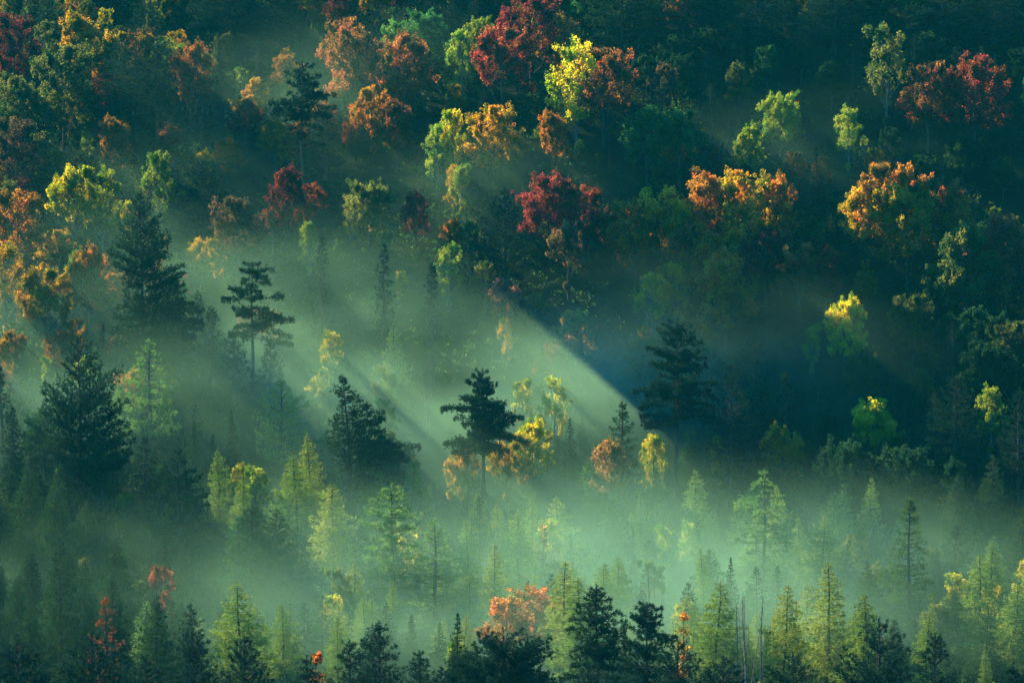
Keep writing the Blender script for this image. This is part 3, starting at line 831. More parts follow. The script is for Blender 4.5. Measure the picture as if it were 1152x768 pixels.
for (px, py), h, sil, colour, opt, label, mark in PINES:
    SEED += 1
    opt = dict(opt)
    base = stand(px, py, h)
    s = base[3]
    if isinstance(opt.get("explicit"), str) and opt["explicit"] in EXPL:
        e = EXPL[opt["explicit"]]
        rr = np.random.default_rng(SEED + 900)
        limbs = []
        name = opt["explicit"]
        for q in e["b"]:
            if name == 'L':
                q = (q[0], q[1], q[2], q[3] * 0.6, *q[4:])
            limbs.append((q[0] + rr.uniform(-.1, .1), q[1] + rr.uniform(-14, 14), q[2] * rr.uniform(.9, 1.08), q[3] + rr.uniform(-.09, .09), q[4] * rr.uniform(.8, 1.5), *q[5:]))
            if q[2] > 1.2 and rr.uniform() < .75:            # limbs towards and away from us fill the crown's depth
                limbs.append((q[0] + rr.uniform(-.3, .3), q[1] + rr.choice((-1, 1)) * rr.uniform(45, 120), q[2] * rr.uniform(.45, .75), q[3], q[4]))
        for i in range(14 if name == 'B' else 46):            # shorter inner limbs knit the tiers together
            d0 = rr.uniform(0.5, max(q[0] for q in e["b"]) * 0.95)
            near = max([q[2] for q in e["b"] if abs(q[0] - d0) < 1.0] or [1.5])
            Lb = near * rr.uniform(0.25, 0.62)
            limbs.append((d0, rr.uniform(0, 360), Lb, rr.uniform(-0.05, 0.35), max(0.3, 0.28 * Lb), 0.15))
        opt["explicit"], opt["split"] = limbs, e["split"]
        opt["lean"] = {(399, 424): (-0.3, 0), (283, 297): (0.1, 0)}.get((px, py), (0, 0))
        sil_m = [(0, .2, .2), (h * .8, 3, 3)]
        wide = 4.5
    else:
        sil_m = [(a / s, l / s, rr / s) for a, l, rr in sil]
        sil_m.append((min(h * .86, sil_m[-1][0] + 3.5), sil_m[-1][1] * .95, sil_m[-1][2] * .95))
        wide = max(q[1] for q in sil_m)
        opt["split"] = mark is not None and py > 100
        opt.setdefault("rise_top", 0.7)
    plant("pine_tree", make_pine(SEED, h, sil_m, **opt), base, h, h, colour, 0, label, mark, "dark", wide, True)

# ------------------------------------------------------------------ shared shapes for the other kinds
LARCH = [make_larch(300 + i, 12, rr) for i, rr in enumerate((2.8, 3.2, 3.7, 3.0, 4.0))]
SPRUCE = [make_spruce(320 + i, 12, rr) for i, rr in enumerate((2.2, 2.6, 3.0))]
ROUND = [make_broad(340 + i, 13, rr, st, limbs=lm, upright=up) for i, (rr, st, lm, up) in enumerate(
    ((4.4, .16, 8, .6), (5.0, .14, 9, .5), (4.0, .18, 8, .8), (4.6, .12, 9, .7), (3.6, .18, 8, .9), (5.6, .14, 10, .4)))]
THIN = [make_broad(360 + i, 13, rr, .10, limbs=8, upright=.9, pale=True, sparse=True, dens=1.3) for i, rr in enumerate((2.6, 3.0, 2.3, 3.4))]
BARE = [make_bare(380 + i, 10, 4) for i in range(3)]
ORANGE_SAP = [make_bare(390 + i, 10, 4, 9) for i in range(2)]
SHRUB = [make_shrub(400 + i, 3.2, 2.2) for i in range(3)]
DYING = make_pine(418, 16, [(0, .3, .3), (3, 1.6, 1.2), (6, 2.6, 3.0), (9, 2.0, 3.6), (12, 3.6, 2.4)], dens=.5, step=.9, rise_top=.7, rise_low=.25, drop=.35, per=4)
GPINE = [make_pine(420 + i, 16, [(0, .3, .3), (2, 1.5, 1.5), (5, 2.8, 2.8), (9, 3.4, 3.4), (13, 3.2, 3.2)], dens=.85, step=.7, rise_top=.6) for i in range(4)]

RED, CRIM, RUST, ORNG, AMBER, YEL, YGR, GRN, OLIVE, DGRN, BRN = (
    (.22, .042, .025), (.17, .026, .026), (.25, .08, .03), (.40, .13, .025), (.44, .21, .02), (.46, .34, .02), (.22, .25, .03),
    (.05, .13, .035), (.12, .12, .03), (.022, .055, .025), (.14, .075, .04))
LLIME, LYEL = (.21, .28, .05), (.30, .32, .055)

# hero broadleaf trees and small conifers: kind, shape, top pixel, height, colour, label, landmark
B = "broadleaf_tree"
HEROES = [
    ("maple_tree", ROUND[5], (618, 200), 13, CRIM, "largest crimson maple with a wide dome crown at mid slope", "the big crimson maple"),
    ("maple_tree", ROUND[0], (655, 212), 12, RED, "deep red maple joined to the right of the big crimson dome", None),
    ("maple_tree", ROUND[1], (842, 197), 13, AMBER, "brightest amber maple on the right slope with a rounded lit top", "the brightest amber maple"),
    ("maple_tree", ROUND[3], (790, 204), 12, ORNG, "orange-gold maple touching the left of the brightest amber one", None),
    ("maple_tree", ROUND[2], (742, 212), 13, AMBER, "golden maple at the left end of the amber row", "the golden end maple"),
    ("maple_tree", ROUND[0], (715, 225), 12, ORNG, "dull orange maple at the amber row's left tip", None),
    ("maple_tree", ROUND[4], (772, 262), 11, RUST, "rust orange maple below the amber row", None),
    ("maple_tree", ROUND[3], (818, 292), 13, ORNG, "orange and olive maple with wide crown under the amber row", "the wide orange maple"),
    ("birch_tree", THIN[1], (735, 308), 11, AMBER, "bright gold slender birch over dark shade right of the mist", "the gold slender birch"),
    (B, THIN[1], (528, 248), 10, OLIVE, "thin olive tree in the mist's top edge left of the dark pine", None),  # thin tree added to fray the shadow edge in the mist
    ("birch_tree", THIN[0], (505, 276), 10, YGR, "thin yellow-green birch in the mist's top edge", None),  # added to dapple the sun falling on the mist
    (B, THIN[2], (545, 290), 9, OLIVE, "added thin olive tree left of the pale pinkish maple", None),  # added to break up the straight shadow edge
    ("maple_tree", ROUND[4], (690, 240), 9, RUST, "small rusty maple at the far left foot of the amber row", None),
    ("maple_tree", ROUND[2], (765, 226), 11, AMBER, "gold maple under the left half of the amber row", None),
    ("maple_tree", ROUND[4], (872, 205), 11, ORNG, "orange maple hugging the right of the brightest amber one", None),
    ("maple_tree", ROUND[0], (862, 262), 10, CRIM, "dull crimson maple below the brightest amber maple", None),
    ("maple_tree", ROUND[3], (795, 268), 11, ORNG, "orange maple between the amber row and the wide orange maple", None),
    ("birch_tree", THIN[0], (760, 300), 10, AMBER, "thin amber birch right beside the gold slender birch", None),
    ("maple_tree", ROUND[1], (1022, 212), 12, AMBER, "amber maple between the orange and rusty right slope maples", None),
    ("maple_tree", ROUND[4], (1078, 226), 10, ORNG, "small orange maple left of the right edge red maple", None),
    ("maple_tree", ROUND[2], (975, 212), 11, AMBER, "gold maple at the left of the right slope orange maple", None),
    ("maple_tree", ROUND[0], (1110, 282), 10, RUST, "rusty maple under the right edge red maple", None),
    ("maple_tree", ROUND[0], (1000, 188), 12, ORNG, "orange maple left of a red one on the far right slope", "the right slope orange maple"),
    ("maple_tree", ROUND[2], (1050, 200), 12, RUST, "rusty red maple right of the orange one on the right slope", None),
    ("maple_tree", ROUND[1], (1132, 246), 12, RED, "red maple near the right edge above a yellow-green tree", "the right edge red maple"),
    (B, ROUND[3], (1085, 262), 12, OLIVE, "olive gold tree stepping down from the right edge red maple", None),
    ("maple_tree", ROUND[1], (1098, 68), 12, RED, "dull red wide maple isolated in the dark upper right", "the isolated upper red maple"),
    ("maple_tree", ROUND[0], (1045, 72), 11, RUST, "brownish red maple touching the isolated red one", None),
    (B, THIN[0], (998, 32), 13, OLIVE, "olive yellow upright tree among the dark top pines", None),
    (B, ROUND[5], (878, 108), 10, YGR, "green dome tree whose lit top draws a bright curved line", "the lit green dome"),
    ("birch_tree", THIN[3], (955, 125), 10, YGR, "yellow-green birch at the right end of the lit curved canopy", None),
    (B, ROUND[4], (845, 145), 9, YGR, "small yellow-lit tree under the left end of the lit dome", None),
    (B, ROUND[0], (728, 122), 12, GRN, "bright green round tree on the middle upper slope", "the bright green round tree"),
    (B, ROUND[2], (765, 125), 12, GRN, "green round tree, right neighbour of the bright green one", None),
    ("maple_tree", ROUND[4], (622, 132), 10, ORNG, "small bright orange maple between yellow trees on the upper slope", "the small orange maple"),
    ("birch_tree", ROUND[1], (555, 122), 13, AMBER, "broad yellow-gold tree with upright branches on the upper slope", "the broad yellow-gold tree"),
    ("birch_tree", THIN[1], (510, 125), 12, YEL, "yellow birch with thin crown, left neighbour of the broad gold tree", None),
    ("birch_tree", THIN[0], (492, 142), 11, YGR, "pale yellow-green slender birch left of the upper yellow trees", None),
    ("birch_tree", THIN[3], (648, 52), 14, YEL, "tall yellow-green birch high in the middle of the slope", "the tall yellow upper birch"),
    ("maple_tree", ROUND[0], (680, 58), 12, RUST, "rusty maple right of the tall yellow upper birch", None),
    ("maple_tree", ROUND[2], (565, 30), 13, RED, "red maple on the upper slope left of the tall yellow birch", "the upper red maple"),
    ("maple_tree", ROUND[0], (598, -8), 13, CRIM, "deep crimson maple touching the top edge", None),
    ("birch_tree", THIN[2], (640, 8), 12, ORNG, "orange thin tree beside the crimson top edge maple", None),
    (B, ROUND[5], (478, 17), 9, GRN, "small dark green ball-shaped tree on the upper skyline row", "the ball-shaped green tree"),
    (B, THIN[0], (440, 27), 9, (.10, .2, .04), "light green pointed small tree left of the ball-shaped one", None),
    ("birch_tree", THIN[1], (520, 36), 10, YGR, "lime yellow tree right below the ball-shaped green tree", None),
    ("maple_tree", ROUND[1], (400, 36), 12, RUST, "dull red-brown maple below left of the ball-shaped tree", None),
    ("maple_tree", ROUND[3], (455, 46), 12, RUST, "red-brown wide maple directly under the ball-shaped tree", None),
    ("maple_tree", ROUND[2], (418, 100), 12, ORNG, "dull orange maple right of the ragged hillside pine", "the dull orange maple"),
    ("maple_tree", ROUND[4], (446, 118), 11, RUST, "small orange-brown maple at the dull orange maple's right", None),
    ("maple_tree", ROUND[4], (90, 22), 12, AMBER, "gold-orange maple high on the left slope", "the gold upper left maple"),
    ("maple_tree", ROUND[2], (125, 36), 11, AMBER, "amber maple right beside the gold upper left maple", None),
    ("maple_tree", ROUND[0], (14, 18), 12, CRIM, "crimson maple in the top left corner", None),
    ("maple_tree", ROUND[4], (215, 55), 11, RUST, "salmon-orange maple right of the tall dim upper pine", None),
    ("maple_tree", ROUND[0], (386, 22), 10, RUST, "small rusty maple high right above the ragged hillside pine", None),
    (B, ROUND[1], (70, 55), 14, OLIVE, "large olive green tree under the gold upper left maple", None),
    (B, ROUND[3], (15, 95), 12, OLIVE, "olive-gold tree at the left edge of the upper slope", None),
    ("maple_tree", ROUND[4], (130, 138), 9, ORNG, "pale orange small maple in blue haze on the left slope", None),
    (B, ROUND[0], (15, 135), 11, BRN, "brownish gold tree at the left edge in blue haze", None),
    ("birch_tree", ROUND[2], (83, 188), 12, YEL, "bright yellow birch left of the dense dark pine", "the bright yellow left birch"),
    ("birch_tree", THIN[3], (115, 195), 11, YGR, "olive yellow birch between the bright yellow one and the dense pine", None),
    ("maple_tree", ROUND[0], (18, 218), 12, ORNG, "orange maple at the left edge level with the dense pine", "the left edge orange maple"),
    ("maple_tree", ROUND[4], (100, 284), 10, ORNG, "feathery orange-red maple left of the dense pine's lower boughs", "the feathery orange maple"),
    ("maple_tree", ROUND[2], (50, 300), 11, AMBER, "faded orange maple lower left of the dense dark pine", None),
    ("birch_tree", THIN[0], (5, 278), 11, AMBER, "amber thin birch at the left edge above bright mist", None),
    (B, THIN[1], (180, 172), 11, YGR, "yellow-green birch-like tree left of the rounded slope pine", None),
    ("maple_tree", ROUND[4], (322, 196), 10, CRIM, "small crimson maple at the foot of the ragged pine", "the small crimson maple"),
    ("maple_tree", ROUND[2], (352, 208), 9, RED, "small dark red maple right of the small crimson one", None),
    ("maple_tree", ROUND[0], (268, 225), 11, BRN, "brownish orange maple left of the small crimson maple", None),
    (B, ROUND[5], (415, 208), 12, OLIVE, "wide olive green tree with yellow-lit top at mid slope", "the wide olive tree"),
    ("maple_tree", ROUND[4], (468, 222), 9, CRIM, "small dim crimson maple right of the wide olive tree", None),
    ("maple_tree", ROUND[4], (507, 252), 9, ORNG, "small orange maple left of the dark pine by the crimson one", "the lone small orange maple"),
    ("maple_tree", ROUND[2], (640, 250), 12, BRN, "brown-gold tree below the big crimson maple", None),
    ("maple_tree", ROUND[4], (568, 318), 9, (.3, .10, .08), "pale pinkish maple alone in the mist's upper edge", "the pale pinkish maple"),
    ("maple_tree", ROUND[1], (648, 352), 9, (.42, .17, .04), "pale orange low maple on the mist's right edge", "the pale orange low maple"),
    ("birch_tree", THIN[2], (588, 420), 10, YEL, "clear yellow slim birch just right of the lone layered pine top", "the clear yellow birch"),
    ("birch_tree", THIN[0], (624, 428), 10, YEL, "clear yellow slim birch, right one of the misty pair", None),
    ("birch_tree", ROUND[4], (600, 480), 10, YEL, "vivid yellow tree at the lone layered pine's right foot", "the vivid yellow tree"),
    ("birch_tree", ROUND[2], (570, 498), 9, AMBER, "golden tree half behind the lone layered pine's lower boughs", None),
    ("maple_tree", ROUND[4], (686, 500), 10, (.42, .18, .06), "pale orange misty maple left below the tall long-limbed pine", "the pale orange misty maple"),
    ("birch_tree", THIN[1], (735, 490), 9, YEL, "yellow tree behind the long-limbed pine's lower left boughs", None),
    ("birch_tree", THIN[3], (810, 495), 7, YEL, "low yellow tree behind the long-limbed pine's right bare limb", None),
    ("maple_tree", ROUND[4], (520, 512), 9, (.40, .20, .05), "faded orange bush-like maple below the lone layered pine", None),
    ("birch_tree", ROUND[4], (952, 342), 11, YEL, "isolated yellow tree glowing in the dark right slope", "the isolated yellow tree"),
    (B, THIN[2], (915, 360), 8, YGR, "small dim yellow-green tree left of the isolated yellow tree", None),
    ("birch_tree", ROUND[2], (982, 450), 11, YEL, "yellow-gold tree above larches in the right dark woods", "the right woods yellow tree"),
    ("birch_tree", THIN[3], (1115, 440), 9, YGR, "yellow-green treetop between the two black right-hand pines", None),
    ("birch_tree", ROUND[4], (880, 485), 11, AMBER, "amber tree just behind the flat-tiered sunlit pine", None),
    ("maple_tree", ROUND[2], (898, 275), 10, RUST, "dull salmon maple right of the wide orange maple", None),
    ("maple_tree", ROUND[4], (930, 285), 9, RED, "small red maple between the wide orange maple and isolated yellow tree", None),
    ("spruce_tree", SPRUCE[1], (918, 167), 12, DEEP, "slim dark spruce, left one of a pair on the right slope", "the slim spruce pair"),
    ("spruce_tree", SPRUCE[0], (964, 168), 12, DEEP, "slim dark spruce, right one of a pair on the right slope", None),
    ("spruce_tree", SPRUCE[2], (330, 160), 9, DEEP, "dark cone spruce at the foot of the tall ragged pine", None),
    ("spruce_tree", SPRUCE[1], (218, 475), 10, MID, "small misty spruce right of the pale veiled pine", None),
    ("spruce_tree", SPRUCE[0], (260, 462), 9, DARK, "tiny dark spruce tip left of the pale spreading pine", None),
    ("spruce_tree", SPRUCE[1], (641, 470), 9, DARK, "small dark spruce right of the vivid yellow tree", None),
    ("spruce_tree", SPRUCE[0], (690, 586), 8, DARK, "tiny dark spruce tip in bright mist, tallest of the tiny row", "the tiny spruce row"),
    ("spruce_tree", SPRUCE[1], (665, 592), 8, DARK, "tiny dark spruce tip just left of the row's tallest", None),
    ("spruce_tree", SPRUCE[0], (712, 594), 8, DARK, "tiny dark spruce tip just right of the row's tallest", None),
    ("spruce_tree", SPRUCE[0], (642, 600), 8, DARK, "tiny dark spruce tip at the left end of the tiny row", None),
    ("spruce_tree", SPRUCE[0], (785, 580), 10, DARK, "slender dark spruce spire left of the flat-tiered pine", None),
    ("spruce_tree", SPRUCE[1], (822, 628), 10, DARK, "small dark spruce below the flat-tiered sunlit pine", None),
    ("spruce_tree", SPRUCE[1], (530, 594), 9, DARK, "small dim spruce right of the slender upswept pine", None),
    ("spruce_tree", SPRUCE[1], (515, 690), 13, MID, "dim green spruce in mist above the near small black pine", None),
    ("spruce_tree", SPRUCE[2], (14, 458), 12, DEEP, "dark spruce at the left edge below the bushy pine", None),
    ("larch_tree", LARCH[1], (349, 488), 13, LYEL, "tall pale yellow larch under the leaning windswept pine", "the tall pale larch"),
    ("larch_tree", LARCH[4], (334, 512), 12, LLIME, "soft pale larch leaning against the tall pale one's left", None),
    ("larch_tree", LARCH[2], (372, 540), 13, LYEL, "glowing pale larch lower right of the tall pale larch", None),
    ("larch_tree", LARCH[2], (270, 655), 13, LLIME, "pale green larch in front of the dense green pine pair", "the pale front larch"),
    ("larch_tree", LARCH[1], (176, 668), 13, MID, "green larch lower left, above the near ball-topped pine", None),  # darker needle colour stands in for the lower left shade
    ("larch_tree", LARCH[0], (125, 652), 12, MID, "green larch top above the rust-red dying conifer", None),  # shade of the left trees put into the needle colour
    ("larch_tree", LARCH[3], (66, 630), 13, MID, "dim green larch in the lower left shade", None),
    ("larch_tree", LARCH[4], (126, 604), 11, MID, "round-shouldered green larch left of the shaded layered pine", None),  # needles darkened in place of the shade here
    ("larch_tree", LARCH[0], (632, 632), 14, LYEL, "bright yellow-green larch right of the orange-red thicket", "the bright thicket larch"),
    ("larch_tree", LARCH[1], (652, 650), 13, LLIME, "green-yellow larch touching the right of the thicket larch", None),
    ("larch_tree", LARCH[1], (586, 572), 13, LLIME, "misty pale larch standing highest above the orange-red thicket", "the misty high larch"),
    ("larch_tree", LARCH[0], (560, 612), 12, LYEL, "misty pale larch lower left of the highest misty one", None),
    ("larch_tree", LARCH[1], (525, 583), 12, LLIME, "misty pale larch right of the slender upswept pine", None),
    ("larch_tree", LARCH[2], (806, 655), 13, LLIME, "broad yellow-green larch left of bare grey stems", "the broad valley larch"),
    ("larch_tree", LARCH[4], (880, 655), 14, LYEL, "full yellow larch right of the bare grey stems", "the full yellow larch"),
    ("larch_tree", LARCH[0], (937, 633), 15, LYEL, "tallest yellow larch on the right valley floor", "the tallest yellow larch"),
    ("larch_tree", LARCH[3], (974, 668), 13, LLIME, "green-gold larch right of the tallest yellow larch", None),
    ("larch_tree", LARCH[1], (1043, 685), 12, LLIME, "lime larch behind the near black joined pine", None),
    ("larch_tree", LARCH[3], (1105, 624), 14, LLIME, "pale crooked-topped larch near the right edge", "the crooked right larch"),
    ("larch_tree", LARCH[2], (1142, 655), 12, LLIME, "yellow-lit larch cut by the right edge", None),
    ("larch_tree", LARCH[1], (1076, 533), 13, MID, "shaded green larch high in the right dark woods", "the shaded right larch"),
    ("larch_tree", LARCH[3], (1118, 514), 13, MID, "tall shaded larch right above the crooked right larch", None),
    ("larch_tree", LARCH[0], (980, 538), 11, LLIME, "lone small larch in teal shade left of the half-lit pine", None),
    ("larch_tree", LARCH[2], (1150, 570), 12, MID, "round green larch top at the right edge", None),
    ("larch_tree", LARCH[2], (55, 552), 12, MID, "dull green larch in shade below the broad bushy pine", None),
    ("larch_tree", LARCH[0], (98, 562), 11, MID, "thin shaded larch right of the dull green one", None),
    ("larch_tree", LARCH[1], (245, 505), 11, LLIME, "pale feathery larch between shaded layered pine and spreading pine", None),
    ("larch_tree", LARCH[0], (443, 362), 10, (.2, .25, .07), "ghostly pale larch high in the bright mist", "the ghostly larch"),
    ("maple_tree", THIN[2], (182, 630), 9, RED, "small red maple at the foot of the shaded layered pine", None),
    ("sapling", ORANGE_SAP[0], (770, 690), 14, (.42, .15, .03), "thin upright orange sapling above the near bushy pines", "the orange sapling"),
    ("sapling", ORANGE_SAP[1], (608, 590), 12, (.42, .18, .06), "very thin tall pinkish sapling above the orange-red thicket", None),
    ("pine_tree", DYING, (118, 672), 13, (.26, .06, .02), "rust-red dying conifer with sparse ragged boughs on the lower left", None),
    ("sapling", ORANGE_SAP[0], (355, 735), 18, (.34, .08, .02), "small orange-red sapling beside the tiny near pine top", None),
    ("maple_tree", THIN[1], (568, 672), 9, (.46, .12, .03), "orange-red thicket tree, left part above the near broad round pine", "the orange-red thicket"),
    ("maple_tree", THIN[3], (598, 664), 9, (.46, .11, .03), "orange-red thicket tree, tallest middle part above the round pine", None),
    ("maple_tree", THIN[0], (622, 676), 8, (.44, .13, .04), "orange-red thicket tree, right part by the bright larch", None),
    ("sapling", BARE[0], (840, 665), 14, BRN, "bare grey many-stemmed sapling between two yellow larches", "the bare grey stems"),
    ("sapling", BARE[1], (856, 672), 13, BRN, "bare grey sapling just right of the many-stemmed one", None),
    ("sapling", BARE[2], (828, 680), 13, BRN, "bare grey sapling just left of the many-stemmed one", None),
    ("sapling", BARE[2], (730, 640), 12, BRN, "bare leafless sapling in bright mist above the near blunt pine", None),
    ("sapling", BARE[1], (482, 395), 12, BRN, "bare thin dead stem standing in the bright central mist", None),
]
TONE = {id(RED): "red", id(CRIM): "crimson", id(RUST): "rusty", id(ORNG): "orange", id(AMBER): "amber", id(YEL): "yellow", id(YGR): "yellow-green", id(GRN): "green",
        id(OLIVE): "olive", id(DGRN): "dark green", id(BRN): "brownish", id(LLIME): "lime", id(LYEL): "yellow", id(MID): "green", id(DARK): "dark", id(DEEP): "blackish", id(PALE): "pale green"}
WIDE = {"maple_tree": 4.2, "broadleaf_tree": 4.2, "birch_tree": 3.0, "spruce_tree": 2.0, "larch_tree": 2.0, "pine_tree": 3.4, "sapling": 1.0, "shrub": 2.2}
SHAPE_H = {"maple_tree": 13, "broadleaf_tree": 13, "birch_tree": 13, "spruce_tree": 12, "larch_tree": 12, "pine_tree": 16, "sapling": 10, "shrub": 3.2}
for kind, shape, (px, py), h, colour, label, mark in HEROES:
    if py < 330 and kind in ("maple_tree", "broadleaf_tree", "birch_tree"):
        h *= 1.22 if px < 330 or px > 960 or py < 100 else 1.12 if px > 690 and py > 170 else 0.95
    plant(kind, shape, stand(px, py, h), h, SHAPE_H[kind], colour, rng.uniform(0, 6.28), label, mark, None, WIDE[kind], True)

# ------------------------------------------------------------------ fill trees
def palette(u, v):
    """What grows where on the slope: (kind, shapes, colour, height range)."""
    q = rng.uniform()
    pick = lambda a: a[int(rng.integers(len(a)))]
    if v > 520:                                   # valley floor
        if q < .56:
            return "larch_tree", pick(LARCH), pick([LLIME, LLIME, LYEL, MID] if 260 < u < 960 else [LLIME, MID, MID] if u > 500 else [MID, MID, DARK]), (5.5, 12)  # lower left larches darker: the shade there put into their colour
        if q < .74:
            return "spruce_tree", pick(SPRUCE), pick([DARK, MID, DEEP]), (5, 9)
        if q < .87:
            return "pine_tree", pick(GPINE), pick([MID, PALE, DARK]), (8, 12)
        if q < .97:
            return "birch_tree", pick(THIN), pick([YGR, OLIVE, YEL]), (6, 9)
        return "sapling", pick(BARE), BRN, (7, 10)
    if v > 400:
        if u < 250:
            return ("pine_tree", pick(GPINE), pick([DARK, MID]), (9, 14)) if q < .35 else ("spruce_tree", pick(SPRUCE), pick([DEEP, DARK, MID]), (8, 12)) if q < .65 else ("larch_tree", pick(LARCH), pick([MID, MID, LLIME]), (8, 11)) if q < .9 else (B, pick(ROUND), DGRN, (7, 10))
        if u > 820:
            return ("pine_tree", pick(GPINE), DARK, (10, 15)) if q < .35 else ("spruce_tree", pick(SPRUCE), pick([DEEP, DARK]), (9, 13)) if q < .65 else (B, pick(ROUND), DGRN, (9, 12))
        if q < .3:
            return "larch_tree", pick(LARCH), pick([LLIME, MID]), (8, 11)
        if q < .55:
            return "birch_tree", pick(THIN), pick([YGR, YEL, OLIVE, GRN]), (8, 11)
        if q < .8:
            return "spruce_tree", pick(SPRUCE), pick([DARK, MID]), (7, 11)
        return B, pick(ROUND), pick([GRN, OLIVE]), (8, 11)
    if u > 640 and v < 110:
        if q < .5:
            return "pine_tree", pick(GPINE), pick([DARK, DEEP]), (13, 17)
        return (B, pick(ROUND), pick([DGRN, DGRN, OLIVE, GRN]), (11, 13)) if q < .9 else ("maple_tree", pick(ROUND), pick([RUST, BRN]), (10, 12))
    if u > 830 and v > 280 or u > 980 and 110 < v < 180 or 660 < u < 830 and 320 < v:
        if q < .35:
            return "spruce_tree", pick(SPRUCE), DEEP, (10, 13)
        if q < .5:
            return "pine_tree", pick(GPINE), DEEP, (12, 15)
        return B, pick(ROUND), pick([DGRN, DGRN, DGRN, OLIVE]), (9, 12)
    if q < .12:
        return "spruce_tree", pick(SPRUCE), DEEP, (9, 13)
    if q < .20:
        return "pine_tree", pick(GPINE), DEEP, (12, 15)
    if q < .44:
        return B, pick(ROUND), pick([DGRN, GRN, OLIVE, OLIVE, YGR]), (7, 11)
    if q < .77:
        return "maple_tree", pick(ROUND), pick([RUST, RUST, BRN, ORNG, RED, CRIM, AMBER, AMBER]), (7, 11)
    return "birch_tree", pick(THIN), pick([YGR, YEL, OLIVE, AMBER]), (8, 11)


heroes = [t for t in TREES if t["hero"]]
SUN_H = Vector((SUN_TRAVEL.x, SUN_TRAVEL.y)).normalized()
y = 408.0
while y < 652:
    half = (W / 2) / F * y * 1.10 + 5
    dx = 4.6 if y < 485 else 6.2
    x = -half + rng.uniform(0, dx)
    while x < half:
        X, Y = x + rng.uniform(-2.4, 2.4), y + rng.uniform(-3, 3)
        x += dx
        if Y < 482 and abs(X) < 42 and math.sin(X / 7.3 + 1.1) * math.sin(Y / 9.1 + X / 23.0) + rng.uniform(-.5, .5) > 0.62:
            continue                              # openings in the valley wood
        z = ground(X, Y)
        u0, v0, s0 = project((X, Y, z + 10))
        kind, shape, colour, (h0, h1) = palette(u0, v0)
        if Y < 428:
            h0, h1 = h0 * .92, h1 * .92
        if Y > 505:
            k = .62 if u0 > 600 and v0 < 340 else .88
            h0, h1 = h0 * k, h1 * k
        if X < -18 and 470 < Y < 530:
            h0, h1 = h0 * .75, h1 * .75               # trees kept low so the tall left pines throw shafts
        if 240 < u0 < 715 and 130 < v0 < 440 and rng.uniform() < (.58 if v0 > 265 else .5):
            continue                              # misty glade, its trees thinned here and upslope to let sun shafts through
        h = rng.uniform(h0, h1)
        wide = WIDE[kind] * h / SHAPE_H[kind]
        ok = True
        for t in heroes:
            if (t["x"] - X) ** 2 + (t["y"] - Y) ** 2 < (2.2 if kind in ("larch_tree", "spruce_tree", "sapling") else 3.2) ** 2:
                ok = False
                break
            if Y < t["y"] + 1:
                # keep a nearer fill tree below the part of the hero that the photograph shows
                u, v, s = project((X, Y, z + h))
                show = {"pine_tree": 11.5, "larch_tree": 6.5, "spruce_tree": 3.5, "sapling": 6}.get(t["kind"], 5.0) * t["s"]
                if t["v"] > 640:
                    show = 200
                if abs(u - t["u"]) < 0.75 * t["w"] + 0.8 * wide * s and v < t["v"] + show:
                    h = h - (t["v"] + show - v) / s
                    if h < 4.5:
                        ok = False
                        break
        for t in heroes:                              # broadleaf heroes catch the sun: lower trees on their sunny side
            if t["kind"] in ("maple_tree", "birch_tree", "broadleaf_tree"):
                ax, ay = X - t["x"], Y - t["y"]
                a, p = -ax * SUN_H[0] - ay * SUN_H[1], abs(ax * SUN_H[1] - ay * SUN_H[0])
                if 0 < a < 17 and p < 3.6:
                    h = min(h, max(4.5, t["h"] * .45))
        if not ok or h < h0 * .40:
            continue
        wide = WIDE[kind] * h / SHAPE_H[kind]
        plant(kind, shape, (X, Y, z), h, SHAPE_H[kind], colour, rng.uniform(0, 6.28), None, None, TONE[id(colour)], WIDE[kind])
    y += 5.2 if y < 485 else 6.4

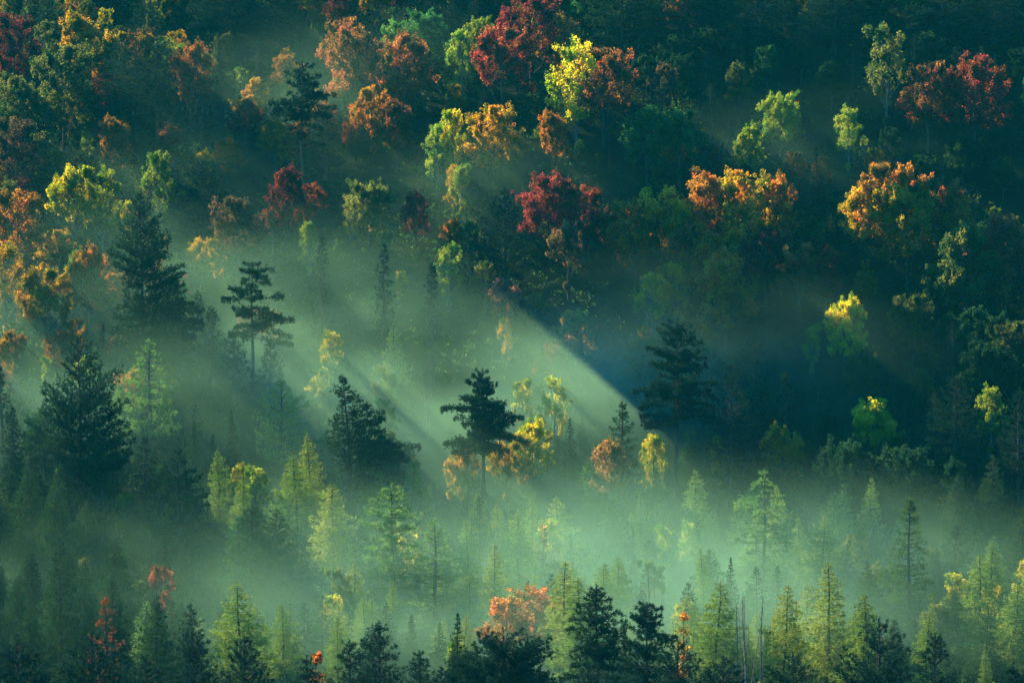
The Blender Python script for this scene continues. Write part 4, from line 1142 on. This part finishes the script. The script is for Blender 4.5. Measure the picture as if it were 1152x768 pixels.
# ------------------------------------------------------------------ low growth on the forest floor: nobody could count it
def build_undergrowth():
    g = Geo()
    r = np.random.default_rng(55)
    n = 26000
    ys = r.uniform(390, 660, n)
    xs = r.uniform(-1, 1, n) * ((W / 2) / F * ys * 1.1 + 4)
    c = np.array([(x, yy, ground(x, yy) + r.uniform(.1, 1.1)) for x, yy in zip(xs, ys)])
    g.leaves(c, r.uniform(.5, 1.2, n), 9, 0.2, 0, r, .6)
    o = bpy.data.objects.new("undergrowth", g.mesh("undergrowth", [M_LEAF]))
    o.color = (.04, .075, .025, 1)
    o["kind"] = "stuff"
    o["label"] = "low tangled green undergrowth covering the forest floor"
    COL.objects.link(o)


build_undergrowth()

# ------------------------------------------------------------------ labels for the fill trees: look first, then the nearest tree one can find
marks = [t for t in TREES if t["mark"]]
DIRS = ["right of", "lower right of", "below", "lower left of", "left of", "upper left of", "above", "upper right of"]
NUM = ["two", "three", "four", "five", "six", "seven", "eight", "nine"]
ORD = ["leftmost", "second-from-left", "third-from-left", "fourth-from-left", "fifth-from-left", "sixth-from-left", "seventh-from-left", "eighth-from-left", "ninth-from-left"]
pending = {}
for t in TREES:
    if t["label"]:
        t["root"]["label"] = t["label"]
        continue
    m = min(marks, key=lambda m: (m["u"] - t["u"]) ** 2 + (m["v"] - t["v"]) ** 2)
    du, dv = t["u"] - m["u"], m["v"] - t["v"]
    k = int(round(math.atan2(dv, du) / (math.pi / 4))) % 8
    dist = math.hypot(du, dv)
    far = "just " if dist < 55 else "" if dist < 120 else "well "
    size = "tall " if t["h"] > 11.5 else "small " if t["h"] < 8 else ""
    word = KIND_WORD[t["kind"]]
    pending.setdefault((size + t["tone"] + " ", word, far + DIRS[k] + " " + m["mark"]), []).append(t)
for (look, word, where), ts in pending.items():
    ts.sort(key=lambda t: t["u"])
    if len(ts) == 1:
        ts[0]["root"]["label"] = f"{look}{word} {where}"
        continue
    plural = {"larch": "larches", "birch": "birches", "spruce": "spruces"}.get(word, word + "s")
    for i, t in enumerate(ts):
        o = ("rightmost" if i == len(ts) - 1 else ORD[min(i, 8)])
        text = f"{o} of {NUM[min(len(ts), 9) - 2]} {look}{plural} {where}"
        if len(text.split()) > 16:
            text = f"{o} of {look}{plural} {where}"
        t["root"]["label"] = text
print("TREES", len(TREES), {k: sum(1 for t in TREES if t["kind"] == k) for k in KIND_WORD})
